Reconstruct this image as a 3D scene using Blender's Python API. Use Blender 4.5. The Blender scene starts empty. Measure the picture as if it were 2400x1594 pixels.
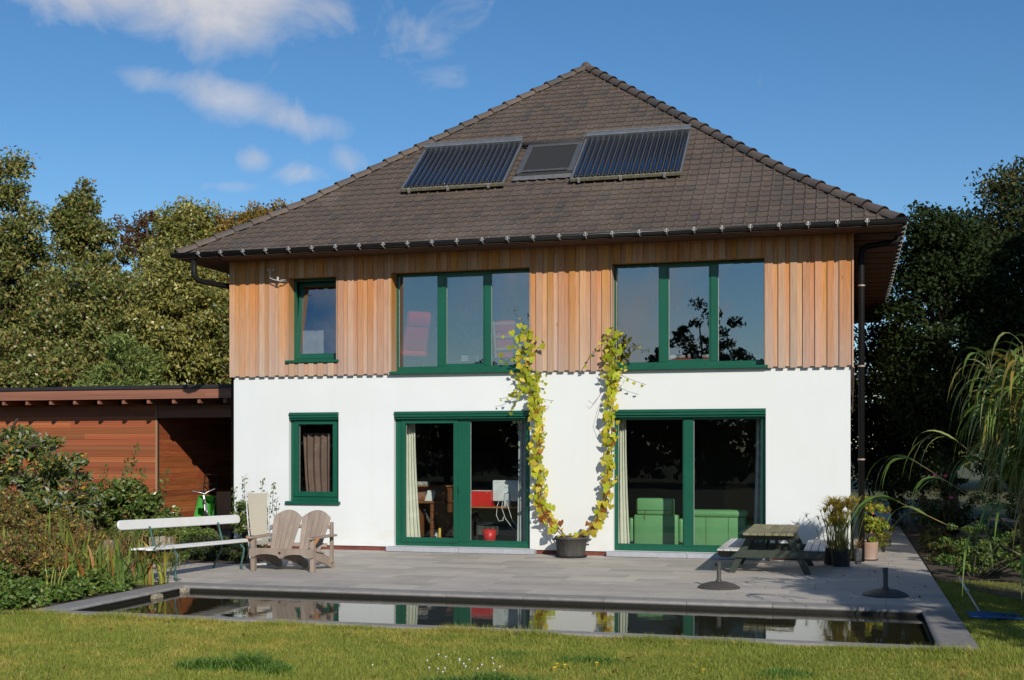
import bpy, bmesh, math, random
import numpy as np
from mathutils import Vector, Matrix, Euler
R = math.radians
scene = bpy.context.scene
col = scene.collection
rnd = random.Random(7)
rng = np.random.default_rng(11)

# ------------------------------------------------------------------ camera, sky, sun, exposure
cam_d = bpy.data.cameras.new('camera')
cam = bpy.data.objects.new('camera', cam_d); col.objects.link(cam)
cam.location = (10.6637, -19.7454, 1.7481)
cam.rotation_euler = (math.pi / 2, 0, 0.2705)
cam_d.sensor_width = 36; cam_d.lens = 42.78; cam_d.shift_y = 0.1073
cam_d.clip_start = .1; cam_d.clip_end = 3000
scene.camera = cam
SUN = Vector((.645, -1, .595)).normalized()          # towards the sun
sun_el = math.asin(SUN.z); sun_az = math.atan2(SUN.x, SUN.y)
sl = bpy.data.lights.new('sun', 'SUN'); sl.energy = 3.2; sl.angle = R(.53); sl.color = (1, .945, .85)
so = bpy.data.objects.new('sun', sl); col.objects.link(so)
so.rotation_euler = SUN.to_track_quat('Z', 'Y').to_euler(); so.location = (20, -30, 20)
vs = scene.view_settings
vs.view_transform = 'Standard'; vs.look = 'None'; vs.exposure = 0.35; vs.gamma = 1; vs.use_curve_mapping = False
cy = scene.cycles
cy.max_bounces = 8; cy.diffuse_bounces = 3; cy.glossy_bounces = 4; cy.transmission_bounces = 6; cy.transparent_max_bounces = 12
cy.use_denoising = True; cy.caustics_reflective = False; cy.caustics_refractive = False
try: cy.sample_clamp_indirect = 6
except Exception: pass

world = bpy.data.worlds.new('World'); scene.world = world; world.use_nodes = True
WN = world.node_tree.nodes; WL = world.node_tree.links
for n in list(WN): WN.remove(n)
class G:
    """tiny helper for node graphs"""
    def __init__(s, tree): s.t = tree; s.n = tree.nodes; s.l = tree.links
    def put(s, sock, v):
        if hasattr(v, 'is_linked'): s.l.new(v, sock)
        elif v is not None: sock.default_value = v
    def m(s, op, a, b=None, c=None, clamp=False):
        x = s.n.new('ShaderNodeMath'); x.operation = op; x.use_clamp = clamp
        s.put(x.inputs[0], a)
        if b is not None: s.put(x.inputs[1], b)
        if c is not None: s.put(x.inputs[2], c)
        return x.outputs[0]
    def vm(s, op, a, b=None):
        x = s.n.new('ShaderNodeVectorMath'); x.operation = op; s.put(x.inputs[0], a)
        if b is not None: s.put(x.inputs[1], b)
        return x.outputs[0]
    def noise(s, vec, scale=5, detail=4, rough=.55, dist=0, out=0):
        x = s.n.new('ShaderNodeTexNoise'); s.put(x.inputs['Vector'], vec)
        x.inputs['Scale'].default_value = scale; x.inputs['Detail'].default_value = detail
        x.inputs['Roughness'].default_value = rough; x.inputs['Distortion'].default_value = dist
        return x.outputs[out]
    def ramp(s, f, stops, interp='LINEAR'):
        x = s.n.new('ShaderNodeValToRGB'); s.put(x.inputs[0], f); e = x.color_ramp.elements; x.color_ramp.interpolation = interp
        while len(e) < len(stops): e.new(.5)
        for k, (p, c) in enumerate(stops):
            e[k].position = p; e[k].color = tuple(c) + (1,) if len(c) == 3 else c
        return x.outputs[0]
    def mix(s, f, a, b, blend='MIX'):
        x = s.n.new('ShaderNodeMix'); x.data_type = 'RGBA'; x.blend_type = blend
        s.put(x.inputs[0], f)
        for i, v in ((6, a), (7, b)):
            if isinstance(v, (tuple, list)) and len(v) == 3: v = tuple(v) + (1,)
            s.put(x.inputs[i], v)
        return x.outputs[2]
    def rng(s, f, a, b, c=0, d=1):
        x = s.n.new('ShaderNodeMapRange'); s.put(x.inputs[0], f)
        for i, v in enumerate((a, b, c, d)): x.inputs[i + 1].default_value = v
        return x.outputs[0]
    def node(s, t): return s.n.new(t)
g = G(world.node_tree)
tc = g.node('ShaderNodeTexCoord'); sep = g.node('ShaderNodeSeparateXYZ'); WL.new(tc.outputs['Generated'], sep.inputs[0])
sky = g.node('ShaderNodeTexSky'); sky.sky_type = 'NISHITA'; sky.sun_disc = False
sky.sun_elevation = sun_el; sky.sun_rotation = sun_az; sky.altitude = 0
sky.air_density = 1.0; sky.dust_density = .0; sky.ozone_density = 4.0
az = g.m('ARCTAN2', sep.outputs[0], sep.outputs[1]); el = g.m('ARCSINE', sep.outputs[2])
wn1 = g.noise(tc.outputs['Generated'], 13, 10, .62, .9)
wn2 = g.noise(tc.outputs['Generated'], 5.5, 5, .5, .3)
CL = [  # azimuth, elevation, half widths (radians), tilt, weight: the clouds of this sky
    (-.60, .352, .085, .032, .0, 1.5), (-.51, .343, .085, .034, -.0, 1.6), (-.545, .328, .055, .022, 0, 1.0), (-.435, .338, .040, .022, 0, .95),
    (-.550, .283, .044, .012, .05, .85), (-.500, .274, .060, .016, .15, .95), (-.445, .260, .052, .014, .18, .92),
    (-.345, .318, .044, .022, .0, .56), (-.325, .298, .038, .016, .0, .62), (-.310, .342, .045, .018, -.3, .40), (-.372, .287, .024, .016, 0, .50),
    (-.480, .229, .017, .011, 0, .85), (-.404, .232, .024, .015, .2, .88), (-.440, .219, .026, .010, 0, .8), (-.505, .207, .030, .007, 0, .72),
    (-.375, .236, .022, .010, .1, .55), (.30, .30, .10, .03, .1, .8), (.55, .24, .12, .025, 0, .8), (-1.0, .27, .12, .03, 0, .9), (-1.4, .33, .15, .04, 0, .8)]
field = None
for a0, e0, sa, se, tl, w in CL:
    u = g.m('SUBTRACT', az, a0); v = g.m('SUBTRACT', el, e0)
    v = g.m('MULTIPLY_ADD', u, tl, v)
    u = g.m('MULTIPLY', u, 1 / sa); v = g.m('MULTIPLY', v, 1 / se)
    q = g.m('MULTIPLY_ADD', u, u, g.m('MULTIPLY', v, v))
    b = g.m('MULTIPLY', g.m('EXPONENT', g.m('MULTIPLY', q, -1.0)), w)
    field = b if field is None else g.m('MAXIMUM', field, b)
far = g.m('MULTIPLY', g.m('GREATER_THAN', g.m('ABSOLUTE', g.m('ADD', az, .27)), 1.7), 1.0)   # scattered cumulus round the rest of the sky
field = g.m('MAXIMUM', field, g.m('MULTIPLY', far, g.rng(wn2, .35, .65)))
dens = g.m('ADD', field, g.m('MULTIPLY_ADD', wn1, 2.3, -1.52))
cmask = g.rng(dens, .0, 1.15, 0, .95)
lum = g.m('MULTIPLY_ADD', g.m('SUBTRACT', g.noise(tc.outputs['Generated'], 22, 5, .55), .5), .35, 1.0)
bg1 = g.node('ShaderNodeBackground'); bg2 = g.node('ShaderNodeBackground'); mixs = g.node('ShaderNodeMixShader'); wo = g.node('ShaderNodeOutputWorld')
hs = g.node('ShaderNodeHueSaturation'); hs.inputs['Saturation'].default_value = 1.18; WL.new(sky.outputs[0], hs.inputs['Color'])
WL.new(hs.outputs[0], bg1.inputs[0]); bg1.inputs[1].default_value = .082
bg2.inputs[0].default_value = (.57, .575, .615, 1)
WL.new(g.m('MULTIPLY', lum, .82), bg2.inputs[1])
WL.new(cmask, mixs.inputs[0]); WL.new(bg1.outputs[0], mixs.inputs[1]); WL.new(bg2.outputs[0], mixs.inputs[2]); WL.new(mixs.outputs[0], wo.inputs[0])

# ------------------------------------------------------------------ materials
MATS = {}
def srgb(r, gg, b):
    f = lambda c: ((c / 255 + .055) / 1.055) ** 2.4 if c > 10 else c / 3294.6
    return (f(r), f(gg), f(b))
def M(name, c1, c2=None, rough=.6, scale=6, stretch=(1, 1, 1), vary=0, bump=0, bscale=None, spec=.5, metal=0, detail=5, c3=None, contrast=(.35, .65), coat=0, hue=0):
    if name in MATS: return MATS[name]
    mt = bpy.data.materials.new(name); mt.use_nodes = True; MATS[name] = mt
    k = G(mt.node_tree); b = k.n['Principled BSDF']
    b.inputs['Roughness'].default_value = rough; b.inputs['Specular IOR Level'].default_value = spec; b.inputs['Metallic'].default_value = metal
    if coat: b.inputs['Coat Weight'].default_value = coat
    t = k.node('ShaderNodeTexCoord'); oi = k.node('ShaderNodeObjectInfo')
    vec = k.vm('MULTIPLY', t.outputs['Object'], tuple(stretch))
    if vary:
        cx = k.node('ShaderNodeCombineXYZ')
        for i, q in enumerate((37., 61., 23.)): k.l.new(k.m('MULTIPLY', oi.outputs['Random'], q), cx.inputs[i])
        vec = k.vm('ADD', vec, cx.outputs[0])
    n1 = k.noise(vec, scale, detail, .6)
    c = k.mix(k.rng(n1, *contrast), c1, c2 or tuple(x * .8 for x in c1))
    if c3 is not None: c = k.mix(k.rng(k.noise(vec, scale * .23, 3, .5), .48, .72), c, c3)
    if vary:
        h = k.node('ShaderNodeHueSaturation'); k.l.new(c, h.inputs['Color'])
        k.l.new(k.rng(oi.outputs['Random'], 0, 1, 1 - vary, 1 + vary), h.inputs['Value'])
        if hue: k.l.new(k.rng(k.m('FRACT', k.m('MULTIPLY', oi.outputs['Random'], 17.3)), 0, 1, .5 - hue, .5 + hue), h.inputs['Hue'])
        c = h.outputs[0]
    k.l.new(c, b.inputs['Base Color'])
    if bump:
        bp = k.node('ShaderNodeBump'); bp.inputs['Strength'].default_value = bump; bp.inputs['Distance'].default_value = .01
        k.l.new(k.noise(vec, bscale or scale * 4, 6, .65), bp.inputs['Height']); k.l.new(bp.outputs[0], b.inputs['Normal'])
    return mt
def Mleaf(name, cols, trans=.3, rough=.5, tcol=None, spec=.25):
    """foliage: colour picked per leaf, some light passing through"""
    if name in MATS: return MATS[name]
    mt = bpy.data.materials.new(name); mt.use_nodes = True; MATS[name] = mt
    k = G(mt.node_tree); b = k.n['Principled BSDF']; out = k.n['Material Output']
    ge = k.node('ShaderNodeNewGeometry'); oi = k.node('ShaderNodeObjectInfo')
    f = k.m('FRACT', k.m('ADD', ge.outputs['Random Per Island'], k.m('MULTIPLY', oi.outputs['Random'], 1.0)))
    n = len(cols); c = k.ramp(f, [(i / n, q) for i, q in enumerate(cols)], 'CONSTANT')
    h = k.node('ShaderNodeHueSaturation'); k.l.new(c, h.inputs['Color'])
    k.l.new(k.rng(k.m('FRACT', k.m('MULTIPLY', f, 43.7)), 0, 1, .75, 1.25), h.inputs['Value']); c = h.outputs[0]
    k.l.new(c, b.inputs['Base Color']); b.inputs['Roughness'].default_value = rough; b.inputs['Specular IOR Level'].default_value = spec
    tr = k.node('ShaderNodeBsdfTranslucent'); k.l.new(k.mix(.5, c, tcol or cols[0]), tr.inputs[0])
    ms = k.node('ShaderNodeMixShader'); ms.inputs[0].default_value = trans
    k.l.new(b.outputs[0], ms.inputs[1]); k.l.new(tr.outputs[0], ms.inputs[2]); k.l.new(ms.outputs[0], out.inputs[0])
    return mt
def Mglass(name='window_glass', tint=(.93, .96, .95), f0=.055):
    if name in MATS: return MATS[name]
    mt = bpy.data.materials.new(name); mt.use_nodes = True; MATS[name] = mt
    k = G(mt.node_tree); k.n.remove(k.n['Principled BSDF']); out = k.n['Material Output']
    tr = k.node('ShaderNodeBsdfTransparent'); tr.inputs[0].default_value = tint + (1,)
    gl = k.node('ShaderNodeBsdfGlossy'); gl.inputs['Roughness'].default_value = .0
    t = k.node('ShaderNodeTexCoord'); bp = k.node('ShaderNodeBump'); bp.inputs['Strength'].default_value = .012; bp.inputs['Distance'].default_value = .02
    k.l.new(k.noise(t.outputs['Object'], 1.3, 1, .4), bp.inputs['Height']); k.l.new(bp.outputs[0], gl.inputs['Normal'])
    lw = k.node('ShaderNodeLayerWeight'); lw.inputs[0].default_value = .5
    ms = k.node('ShaderNodeMixShader'); k.l.new(k.rng(k.m('POWER', lw.outputs['Facing'], 4.0), 0, 1, f0, 1), ms.inputs[0])   # Schlick-like, the same from both sides
    k.l.new(tr.outputs[0], ms.inputs[1]); k.l.new(gl.outputs[0], ms.inputs[2]); k.l.new(ms.outputs[0], out.inputs[0])
    return mt

# ------------------------------------------------------------------ mesh helpers
class MB:
    def __init__(s): s.v = []; s.f = []; s.sm = False
    def quad(s, *p): i = len(s.v); s.v += [tuple(q) for q in p]; s.f.append(tuple(range(i, i + len(p)))); return s
    def box(s, x0, y0, z0, x1, y1, z1, T=None):
        c = [(x0, y0, z0), (x1, y0, z0), (x1, y1, z0), (x0, y1, z0), (x0, y0, z1), (x1, y0, z1), (x1, y1, z1), (x0, y1, z1)]
        return s.hexa(c, T)
    def hexa(s, c, T=None):
        if T is not None: c = [tuple(T @ Vector(q)) for q in c]
        i = len(s.v); s.v += [tuple(q) for q in c]
        s.f += [tuple(i + k for k in q) for q in ((3, 2, 1, 0), (4, 5, 6, 7), (0, 1, 5, 4), (1, 2, 6, 5), (2, 3, 7, 6), (3, 0, 4, 7))]; return s
    def bar(s, a, b, w, h, up=(0, 0, 1)):
        """a straight beam of section w x h from a to b"""
        a = Vector(a); b = Vector(b); d = (b - a); L = d.length; d.normalize()
        u = Vector(up); x = d.cross(u)
        if x.length < 1e-5: x = d.cross(Vector((1, 0, 0)))
        x.normalize(); y = x.cross(d)
        T = Matrix((x, d, y)).transposed().to_4x4(); T.translation = a
        return s.box(-w / 2, 0, -h / 2, w / 2, L, h / 2, T)
    def tube(s, pts, r, n=8, cap=True, closed=False):
        pts = [Vector(p) for p in pts]; m = len(pts)
        if m < 2: return s
        rs = r if isinstance(r, (list, tuple)) else [r] * m
        base = len(s.v); prev = None
        for k, p in enumerate(pts):
            if closed: d = pts[(k + 1) % m] - pts[k - 1]
            else: d = pts[min(k + 1, m - 1)] - pts[max(k - 1, 0)]
            if d.length < 1e-9: d = Vector((0, 0, 1))
            d.normalize()
            if prev is None:
                x = d.cross(Vector((0, 0, 1)))
                if x.length < .01: x = d.cross(Vector((1, 0, 0)))
            else: x = prev - d * prev.dot(d)
            x.normalize(); prev = x; y = d.cross(x)
            for j in range(n):
                a = 2 * math.pi * j / n; s.v.append(tuple(p + (x * math.cos(a) + y * math.sin(a)) * rs[k]))
        for k in range(m if closed else m - 1):
            for j in range(n):
                k2 = (k + 1) % m
                s.f.append((base + k * n + j, base + k * n + (j + 1) % n, base + k2 * n + (j + 1) % n, base + k2 * n + j))
        if cap and not closed:
            s.f.append(tuple(base + j for j in range(n))[::-1]); s.f.append(tuple(base + (m - 1) * n + j for j in range(n)))
        return s
    def lathe(s, prof, c=(0, 0, 0), n=24):
        """prof: (r, z) list turned round the vertical through c"""
        base = len(s.v)
        for r, z in prof:
            for j in range(n):
                a = 2 * math.pi * j / n; s.v.append((c[0] + r * math.cos(a), c[1] + r * math.sin(a), c[2] + z))
        for k in range(len(prof) - 1):
            for j in range(n): s.f.append((base + k * n + j, base + k * n + (j + 1) % n, base + (k + 1) * n + (j + 1) % n, base + (k + 1) * n + j))
        return s
    def prism(s, poly, d, T=None):
        """poly: 2-D outline in the local xz plane, thickness d along local y"""
        i = len(s.v); n = len(poly)
        c = [Vector((x, 0, z)) for x, z in poly] + [Vector((x, d, z)) for x, z in poly]
        if T is not None: c = [T @ q for q in c]
        s.v += [tuple(q) for q in c]
        s.f.append(tuple(range(i, i + n))); s.f.append(tuple(range(i + 2 * n - 1, i + n - 1, -1)))
        for k in range(n): s.f.append((i + k, i + n + k, i + n + (k + 1) % n, i + (k + 1) % n))
        return s
    def sweep(s, sec, pts_fn):
        """sec: list of 2-D points; pts_fn(k, (a, b)) gives the 3-D point; two or more stations"""
    def mesh(s, name, smooth=False):
        me = bpy.data.meshes.new(name); me.from_pydata(s.v, [], s.f); me.update()
        if smooth: me.polygons.foreach_set('use_smooth', [True] * len(me.polygons))
        return me
    def build(s, name, mat, parent=None, smooth=False, bevel=0):
        me = s.mesh(name, smooth); o = bpy.data.objects.new(name, me); col.objects.link(o)
        me.materials.append(mat)
        if parent is not None: o.parent = parent
        if bevel:
            bm = bmesh.new(); bm.from_mesh(me)
            bmesh.ops.recalc_face_normals(bm, faces=bm.faces)
            bmesh.ops.bevel(bm, geom=[e for e in bm.edges if e.calc_length() > bevel * 2.2 and len(e.link_faces) == 2 and e.calc_face_angle(0) > .5], offset=bevel, segments=1, affect='EDGES')
            bm.to_mesh(me); bm.free()
        else:
            bm = bmesh.new(); bm.from_mesh(me); bmesh.ops.recalc_face_normals(bm, faces=bm.faces); bm.to_mesh(me); bm.free()
        return o
def tag(o, label=None, cat=None, group=None, kind=None):
    if label: o['label'] = label
    if cat: o['category'] = cat
    if group: o['group'] = group
    if kind: o['kind'] = kind
    return o
def empty(name, loc=(0, 0, 0), rz=0, label=None, cat=None, group=None):
    o = bpy.data.objects.new(name, None); col.objects.link(o); o.location = loc; o.rotation_euler.z = rz; o.empty_display_size = .1
    return tag(o, label, cat, group)
def inst(name, me, T, parent=None):
    o = bpy.data.objects.new(name, me); col.objects.link(o); o.matrix_local = T
    if parent is not None: o.parent = parent
    return o
def copy_tree(o, parent=None):
    c = o.copy(); col.objects.link(c); c.parent = parent
    for ch in list(o.children): copy_tree(ch, c)
    return c
def fast_mesh(name, V, F, mat, parent=None, smooth=False):
    """V (n,3) array, F (m,k) array of equal-sized faces"""
    me = bpy.data.meshes.new(name); V = np.ascontiguousarray(V, dtype=np.float32); F = np.ascontiguousarray(F, dtype=np.int32)
    me.vertices.add(len(V)); me.vertices.foreach_set('co', V.ravel())
    m, k = F.shape; me.loops.add(m * k); me.loops.foreach_set('vertex_index', F.ravel())
    me.polygons.add(m); me.polygons.foreach_set('loop_start', np.arange(0, m * k, k, dtype=np.int32))
    try: me.polygons.foreach_set('loop_total', np.full(m, k, dtype=np.int32))
    except Exception: pass
    me.update(calc_edges=True); me.validate()
    o = bpy.data.objects.new(name, me); col.objects.link(o); me.materials.append(mat)
    if smooth: me.polygons.foreach_set('use_smooth', [True] * m)
    if parent is not None: o.parent = parent; o['kind'] = 'stuff'
    return o
def unit(a): return a / np.maximum(np.linalg.norm(a, axis=1, keepdims=True), 1e-9)
def leaves(name, C, L, W, mat, parent=None, out=None, updir=.35, droop=0, r=None, fold=.15):
    """many small leaves at points C: folded diamonds of length L and width W"""
    r = r or rng; n = len(C); C = np.asarray(C, float)
    L = np.broadcast_to(L, (n,)) * r.uniform(.65, 1.3, n); W = np.broadcast_to(W, (n,)) * r.uniform(.7, 1.25, n)
    d = unit(r.normal(size=(n, 3)) + (0 if out is None else 1.1 * out) + np.array([0, 0, -droop]))
    nn = unit(r.normal(size=(n, 3)) * .8 + np.array([0, 0, updir]) + (0 if out is None else .5 * out))
    w = unit(np.cross(d, nn)); up = unit(np.cross(w, d))
    a = C - d * (L / 2)[:, None]; b = C + d * (L / 2)[:, None]
    m1 = C + w * (W / 2)[:, None] + up * (fold * W)[:, None]; m2 = C - w * (W / 2)[:, None] + up * (fold * W)[:, None]
    V = np.stack([a, m1, b, m2], 1).reshape(-1, 3); F = np.arange(4 * n).reshape(n, 4)
    return fast_mesh(name, V, F, mat, parent)
def blades(name, B, H, W, mat, parent=None, lean=None, seg=3, r=None, bend=1.0, az=None):
    """grass-like blades from base points B, height H, width W, lean outwards, seg segments"""
    r = r or rng; B = np.asarray(B, float); n = len(B)
    H = np.broadcast_to(H, (n,)) * r.uniform(.6, 1.2, n); W = np.broadcast_to(W, (n,)) * r.uniform(.7, 1.2, n)
    a = r.uniform(0, 2 * np.pi, n) if az is None else az + r.normal(0, .5, n)
    le = np.abs(r.normal(0, .5, n)) if lean is None else lean * r.uniform(.4, 1.4, n)
    D = np.stack([np.cos(a), np.sin(a), 0 * a], 1)
    fa = a + np.pi / 2 + r.normal(0, .5, n); S = np.stack([np.cos(fa), np.sin(fa), 0 * fa], 1)
    P = []
    for k in range(seg):
        t = k / seg; c = B + D * (le * H * t ** 2)[:, None] + np.array([0, 0, 1.]) * (H * (t - bend * .32 * le * t ** 3))[:, None]
        w = (W * (1 - .55 * t ** 1.5) / 2)[:, None]; P += [c - S * w, c + S * w]
    t = 1; P.append(B + D * (le * H)[:, None] + np.array([0, 0, 1.]) * (H * (1 - bend * .32 * le))[:, None])
    m = len(P); V = np.stack(P, 1).reshape(-1, 3); base = (np.arange(n) * m)[:, None]; F = []
    for k in range(seg - 1): F += [base + np.array([2 * k, 2 * k + 1, 2 * k + 3]), base + np.array([2 * k, 2 * k + 3, 2 * k + 2])]
    k = seg - 1; F.append(base + np.array([2 * k, 2 * k + 1, 2 * k + 2]))
    return fast_mesh(name, V, np.concatenate(F), mat, parent)
# ------------------------------------------------------------------ ground, patio, pool
grass_soil = M('lawn_ground', (.085, .08, .022), (.06, .07, .018), .95, .8, c3=(.11, .09, .03), bump=.6, bscale=30)
soil = M('bed_soil', (.05, .035, .022), (.09, .06, .035), .95, 9, bump=.8)
slab_m = M('bluestone', (.475, .428, .375), (.40, .365, .325), .75, 3.2, vary=.11, bump=.12, bscale=60, c3=(.53, .475, .40), hue=.012)
joint_m = M('joint_sand', (.20, .18, .15), (.12, .11, .10), .95, 20)
coping_m = M('coping_stone', (.30, .28, .26), (.24, .225, .21), .62, 9, vary=.1, bump=.15, bscale=70)
liner_m = M('pool_liner', (.004, .004, .004), (.010, .009, .006), .7, 14)
PX0, PX1, PY0, PY1 = 2.36, 11.45, -8.25, -5.70
def ground_sheet(name, xs, ys, hole, z, mat):
    mb = MB()
    for i in range(len(xs) - 1):
        for j in range(len(ys) - 1):
            cx_, cy_ = (xs[i] + xs[i + 1]) / 2, (ys[j] + ys[j + 1]) / 2
            if hole[0] < cx_ < hole[1] and hole[2] < cy_ < hole[3]: continue
            mb.quad((xs[i], ys[j], z), (xs[i + 1], ys[j], z), (xs[i + 1], ys[j + 1], z), (xs[i], ys[j + 1], z))
    return mb.build(name, mat)
lawn = tag(ground_sheet('lawn', [-600, PX0 - .1, PX1 + .1, 600], [-600, PY0 - .1, PY1 + .1, 600], (PX0 - .1, PX1 + .1, PY0 - .1, PY1 + .1), -.035, grass_soil), kind='structure')
def bed(name, poly, z=-.012):
    return tag(MB().quad(*[(x, y, z) for x, y in poly]).build(name, soil), kind='structure')
bed('planting_bed', [(-9, -8.6), (2.05, -8.6), (2.05, -5.7), (1.9, -5.4), (-.45, -5.4), (-.45, -2.9), (1.74, -2.9), (1.74, 2.2), (-9, 2.2)])
bed('planting_bed', [(11.8, -2.4), (12.6, -4.5), (20, -4.5), (20, 14), (11.8, 14)])
patio = MB()
for x0, y0, x1, y1 in ((-.4, -5.40, 11.77, -2.9), (1.75, -2.9, 11.77, .03), (10.74, .03, 11.77, 16)): patio.box(x0, y0, -.06, x1, y1, -.006)
patio = tag(patio.build('patio', joint_m), kind='structure')
def slab_rows(x0, x1, y0, y1, d, lo, hi, seed):
    q = random.Random(seed); n = max(1, round((y1 - y0) / d)); d = (y1 - y0) / n
    for j in range(n):
        x = x0 - q.uniform(0, .4)
        while x < x1 - .02:
            w = q.uniform(lo, hi); a, b = max(x, x0), min(x + w, x1)
            if x1 - b < .2: b = x1; w = 99
            if b - a > .05:
                dz = q.uniform(-.0012, .0012); gp = .0028
                m = MB().box(a + gp, y0 + j * d + gp, -.03, b - gp, y0 + (j + 1) * d - gp, 0 + dz)
                m.build('paving_slab', slab_m, patio)
            x += w
slab_rows(-.4, 11.77, -5.40, -2.9, .42, .55, .95, 1)
slab_rows(1.75, 11.77, -2.9, .03, .42, .55, .95, 2)
slab_rows(10.74, 11.77, .05, 16, .42, .5, .8, 3)

pool = MB()
pool.quad((PX0, PY0, -1.2), (PX1, PY0, -1.2), (PX1, PY1, -1.2), (PX0, PY1, -1.2))
for (ax, ay), (bx, by) in (((PX0, PY0), (PX1, PY0)), ((PX1, PY0), (PX1, PY1)), ((PX1, PY1), (PX0, PY1)), ((PX0, PY1), (PX0, PY0))):
    pool.quad((ax, ay, -1.2), (bx, by, -1.2), (bx, by, -.045), (ax, ay, -.045))
pool = tag(pool.build('pool', liner_m), kind='structure')
def bullnose(w, ln):
    """coping stone: length along x, inner rounded edge at y=0 towards -y, back at y=w"""
    sec = [(w, -.05), (w, 0), (.018, 0), (.0, -.004), (-.018, -.014), (-.024, -.026), (-.018, -.038), (-.004, -.05)]
    mb = MB(); n = len(sec); e = .003
    mb.v = [(e, y, z) for y, z in sec] + [(ln - e, y, z) for y, z in sec]
    mb.f = [tuple(range(n)), tuple(range(2 * n - 1, n - 1, -1))] + [(k, k + n, (k + 1) % n + n, (k + 1) % n) for k in range(n)]
    return mb
def coping_run(a, b, w, n):
    """stones from a to b; the pool lies to the right-hand side of a->b turned so that local -y faces it"""
    a = Vector(a); b = Vector(b); L = (b - a).length; ang = math.atan2(b.y - a.y, b.x - a.x)
    o0 = bullnose(w, L / n).build('coping_stone', coping_m, pool); me = o0.data
    for k in range(n):
        o = o0 if k == 0 else inst('coping_stone', me, Matrix(), pool)
        p = a + (b - a) * (k / n); o.location = (p.x, p.y, rnd.uniform(-.001, .001)); o.rotation_euler = (0, 0, ang)
coping_run((PX0 - .30, PY1, 0), (PX1 + .32, PY1, 0), .298, 10)
coping_run((PX1 + .32, PY0, 0), (PX0 - .30, PY0, 0), .17, 10)
coping_run((PX0, PY0 + .002, 0), (PX0, PY1 - .002, 0), .302, 3)
coping_run((PX1, PY1 - .002, 0), (PX1, PY0 + .002, 0), .318, 3)
wm = bpy.data.materials.new('pool_water'); wm.use_nodes = True; k_ = G(wm.node_tree); b_ = k_.n['Principled BSDF']
b_.inputs['Base Color'].default_value = (.026, .024, .012, 1); b_.inputs['Roughness'].default_value = .0; b_.inputs['IOR'].default_value = 1.33
b_.inputs['Specular IOR Level'].default_value = .5
t_ = k_.node('ShaderNodeTexCoord'); bp_ = k_.node('ShaderNodeBump'); bp_.inputs['Strength'].default_value = .16; bp_.inputs['Distance'].default_value = .008
h_ = k_.m('ADD', k_.noise(k_.vm('MULTIPLY', t_.outputs['Object'], (1, 1.8, 1)), 1.6, 2, .5), k_.m('MULTIPLY', k_.noise(k_.vm('MULTIPLY', t_.outputs['Object'], (1, 2.2, 1)), 9, 2, .5), .22))
k_.l.new(h_, bp_.inputs['Height']); k_.l.new(bp_.outputs[0], b_.inputs['Normal'])
tag(MB().quad((PX0, PY0, -.080), (PX1, PY0, -.080), (PX1, PY1, -.080), (PX0, PY1, -.080)).build('pool_water', wm), kind='structure')

# ------------------------------------------------------------------ house
cedar = None
def cedar_mat():
    mt = bpy.data.materials.new('cedar_cladding'); mt.use_nodes = True; k = G(mt.node_tree); b = k.n['Principled BSDF']
    t = k.node('ShaderNodeTexCoord'); oi = k.node('ShaderNodeObjectInfo'); cx = k.node('ShaderNodeCombineXYZ')
    for i, q in enumerate((31., 57., 19.)): k.l.new(k.m('MULTIPLY', oi.outputs['Random'], q), cx.inputs[i])
    v = k.vm('ADD', t.outputs['Object'], cx.outputs[0])
    grain = k.noise(k.vm('MULTIPLY', v, (1, 1, .045)), 55, 4, .6, .35)
    broad = k.noise(k.vm('MULTIPLY', v, (1, 1, .35)), 2.4, 3, .5)
    c = k.mix(k.rng(grain, .35, .68), (.60, .302, .138), (.45, .210, .09))
    grey = k.mix(k.rng(grain, .3, .7), (.52, .38, .295), (.42, .30, .23))
    sp = k.node('ShaderNodeSeparateXYZ'); k.l.new(t.outputs['Object'], sp.inputs[0])
    wz = k.m('ADD', k.rng(sp.outputs[2], 4.6, 3.1, 0, .78), k.m('MULTIPLY', k.m('SUBTRACT', broad, .5), 1.2))   # weathering: rain has greyed the lower boards
    c = k.mix(k.m('MAXIMUM', 0., k.m('MINIMUM', wz, .85)), c, grey)
    vor = k.node('ShaderNodeTexVoronoi'); k.l.new(k.vm('MULTIPLY', v, (1, 1, .3)), vor.inputs['Vector']); vor.inputs['Scale'].default_value = 5.5
    c = k.mix(k.rng(vor.outputs['Distance'], .02, .075, .65, 0), c, (.13, .05, .025))        # knots
    h = k.node('ShaderNodeHueSaturation'); k.l.new(c, h.inputs['Color']); k.l.new(k.rng(oi.outputs['Random'], 0, 1, .86, 1.13), h.inputs['Value'])
    k.l.new(k.rng(k.m('FRACT', k.m('MULTIPLY', oi.outputs['Random'], 13.7)), 0, 1, .493, .506), h.inputs['Hue'])
    k.l.new(k.rng(k.m('FRACT', k.m('MULTIPLY', oi.outputs['Random'], 29.1)), 0, 1, .82, 1.15), h.inputs['Saturation'])
    k.l.new(h.outputs[0], b.inputs['Base Color']); b.inputs['Roughness'].default_value = .7; b.inputs['Specular IOR Level'].default_value = .25
    bp = k.node('ShaderNodeBump'); bp.inputs['Strength'].default_value = .25; bp.inputs['Distance'].default_value = .004
    k.l.new(grain, bp.inputs['Height']); k.l.new(bp.outputs[0], b.inputs['Normal'])
    return mt
cedar = cedar_mat()
render_m = M('white_render', (.755, .775, .765), (.725, .745, .735), .9, 1.1, bump=.08, bscale=180, c3=(.72, .73, .70))
_k = G(render_m.node_tree); _b = _k.n['Principled BSDF']; _c = _b.inputs['Base Color'].links[0].from_socket
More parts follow.
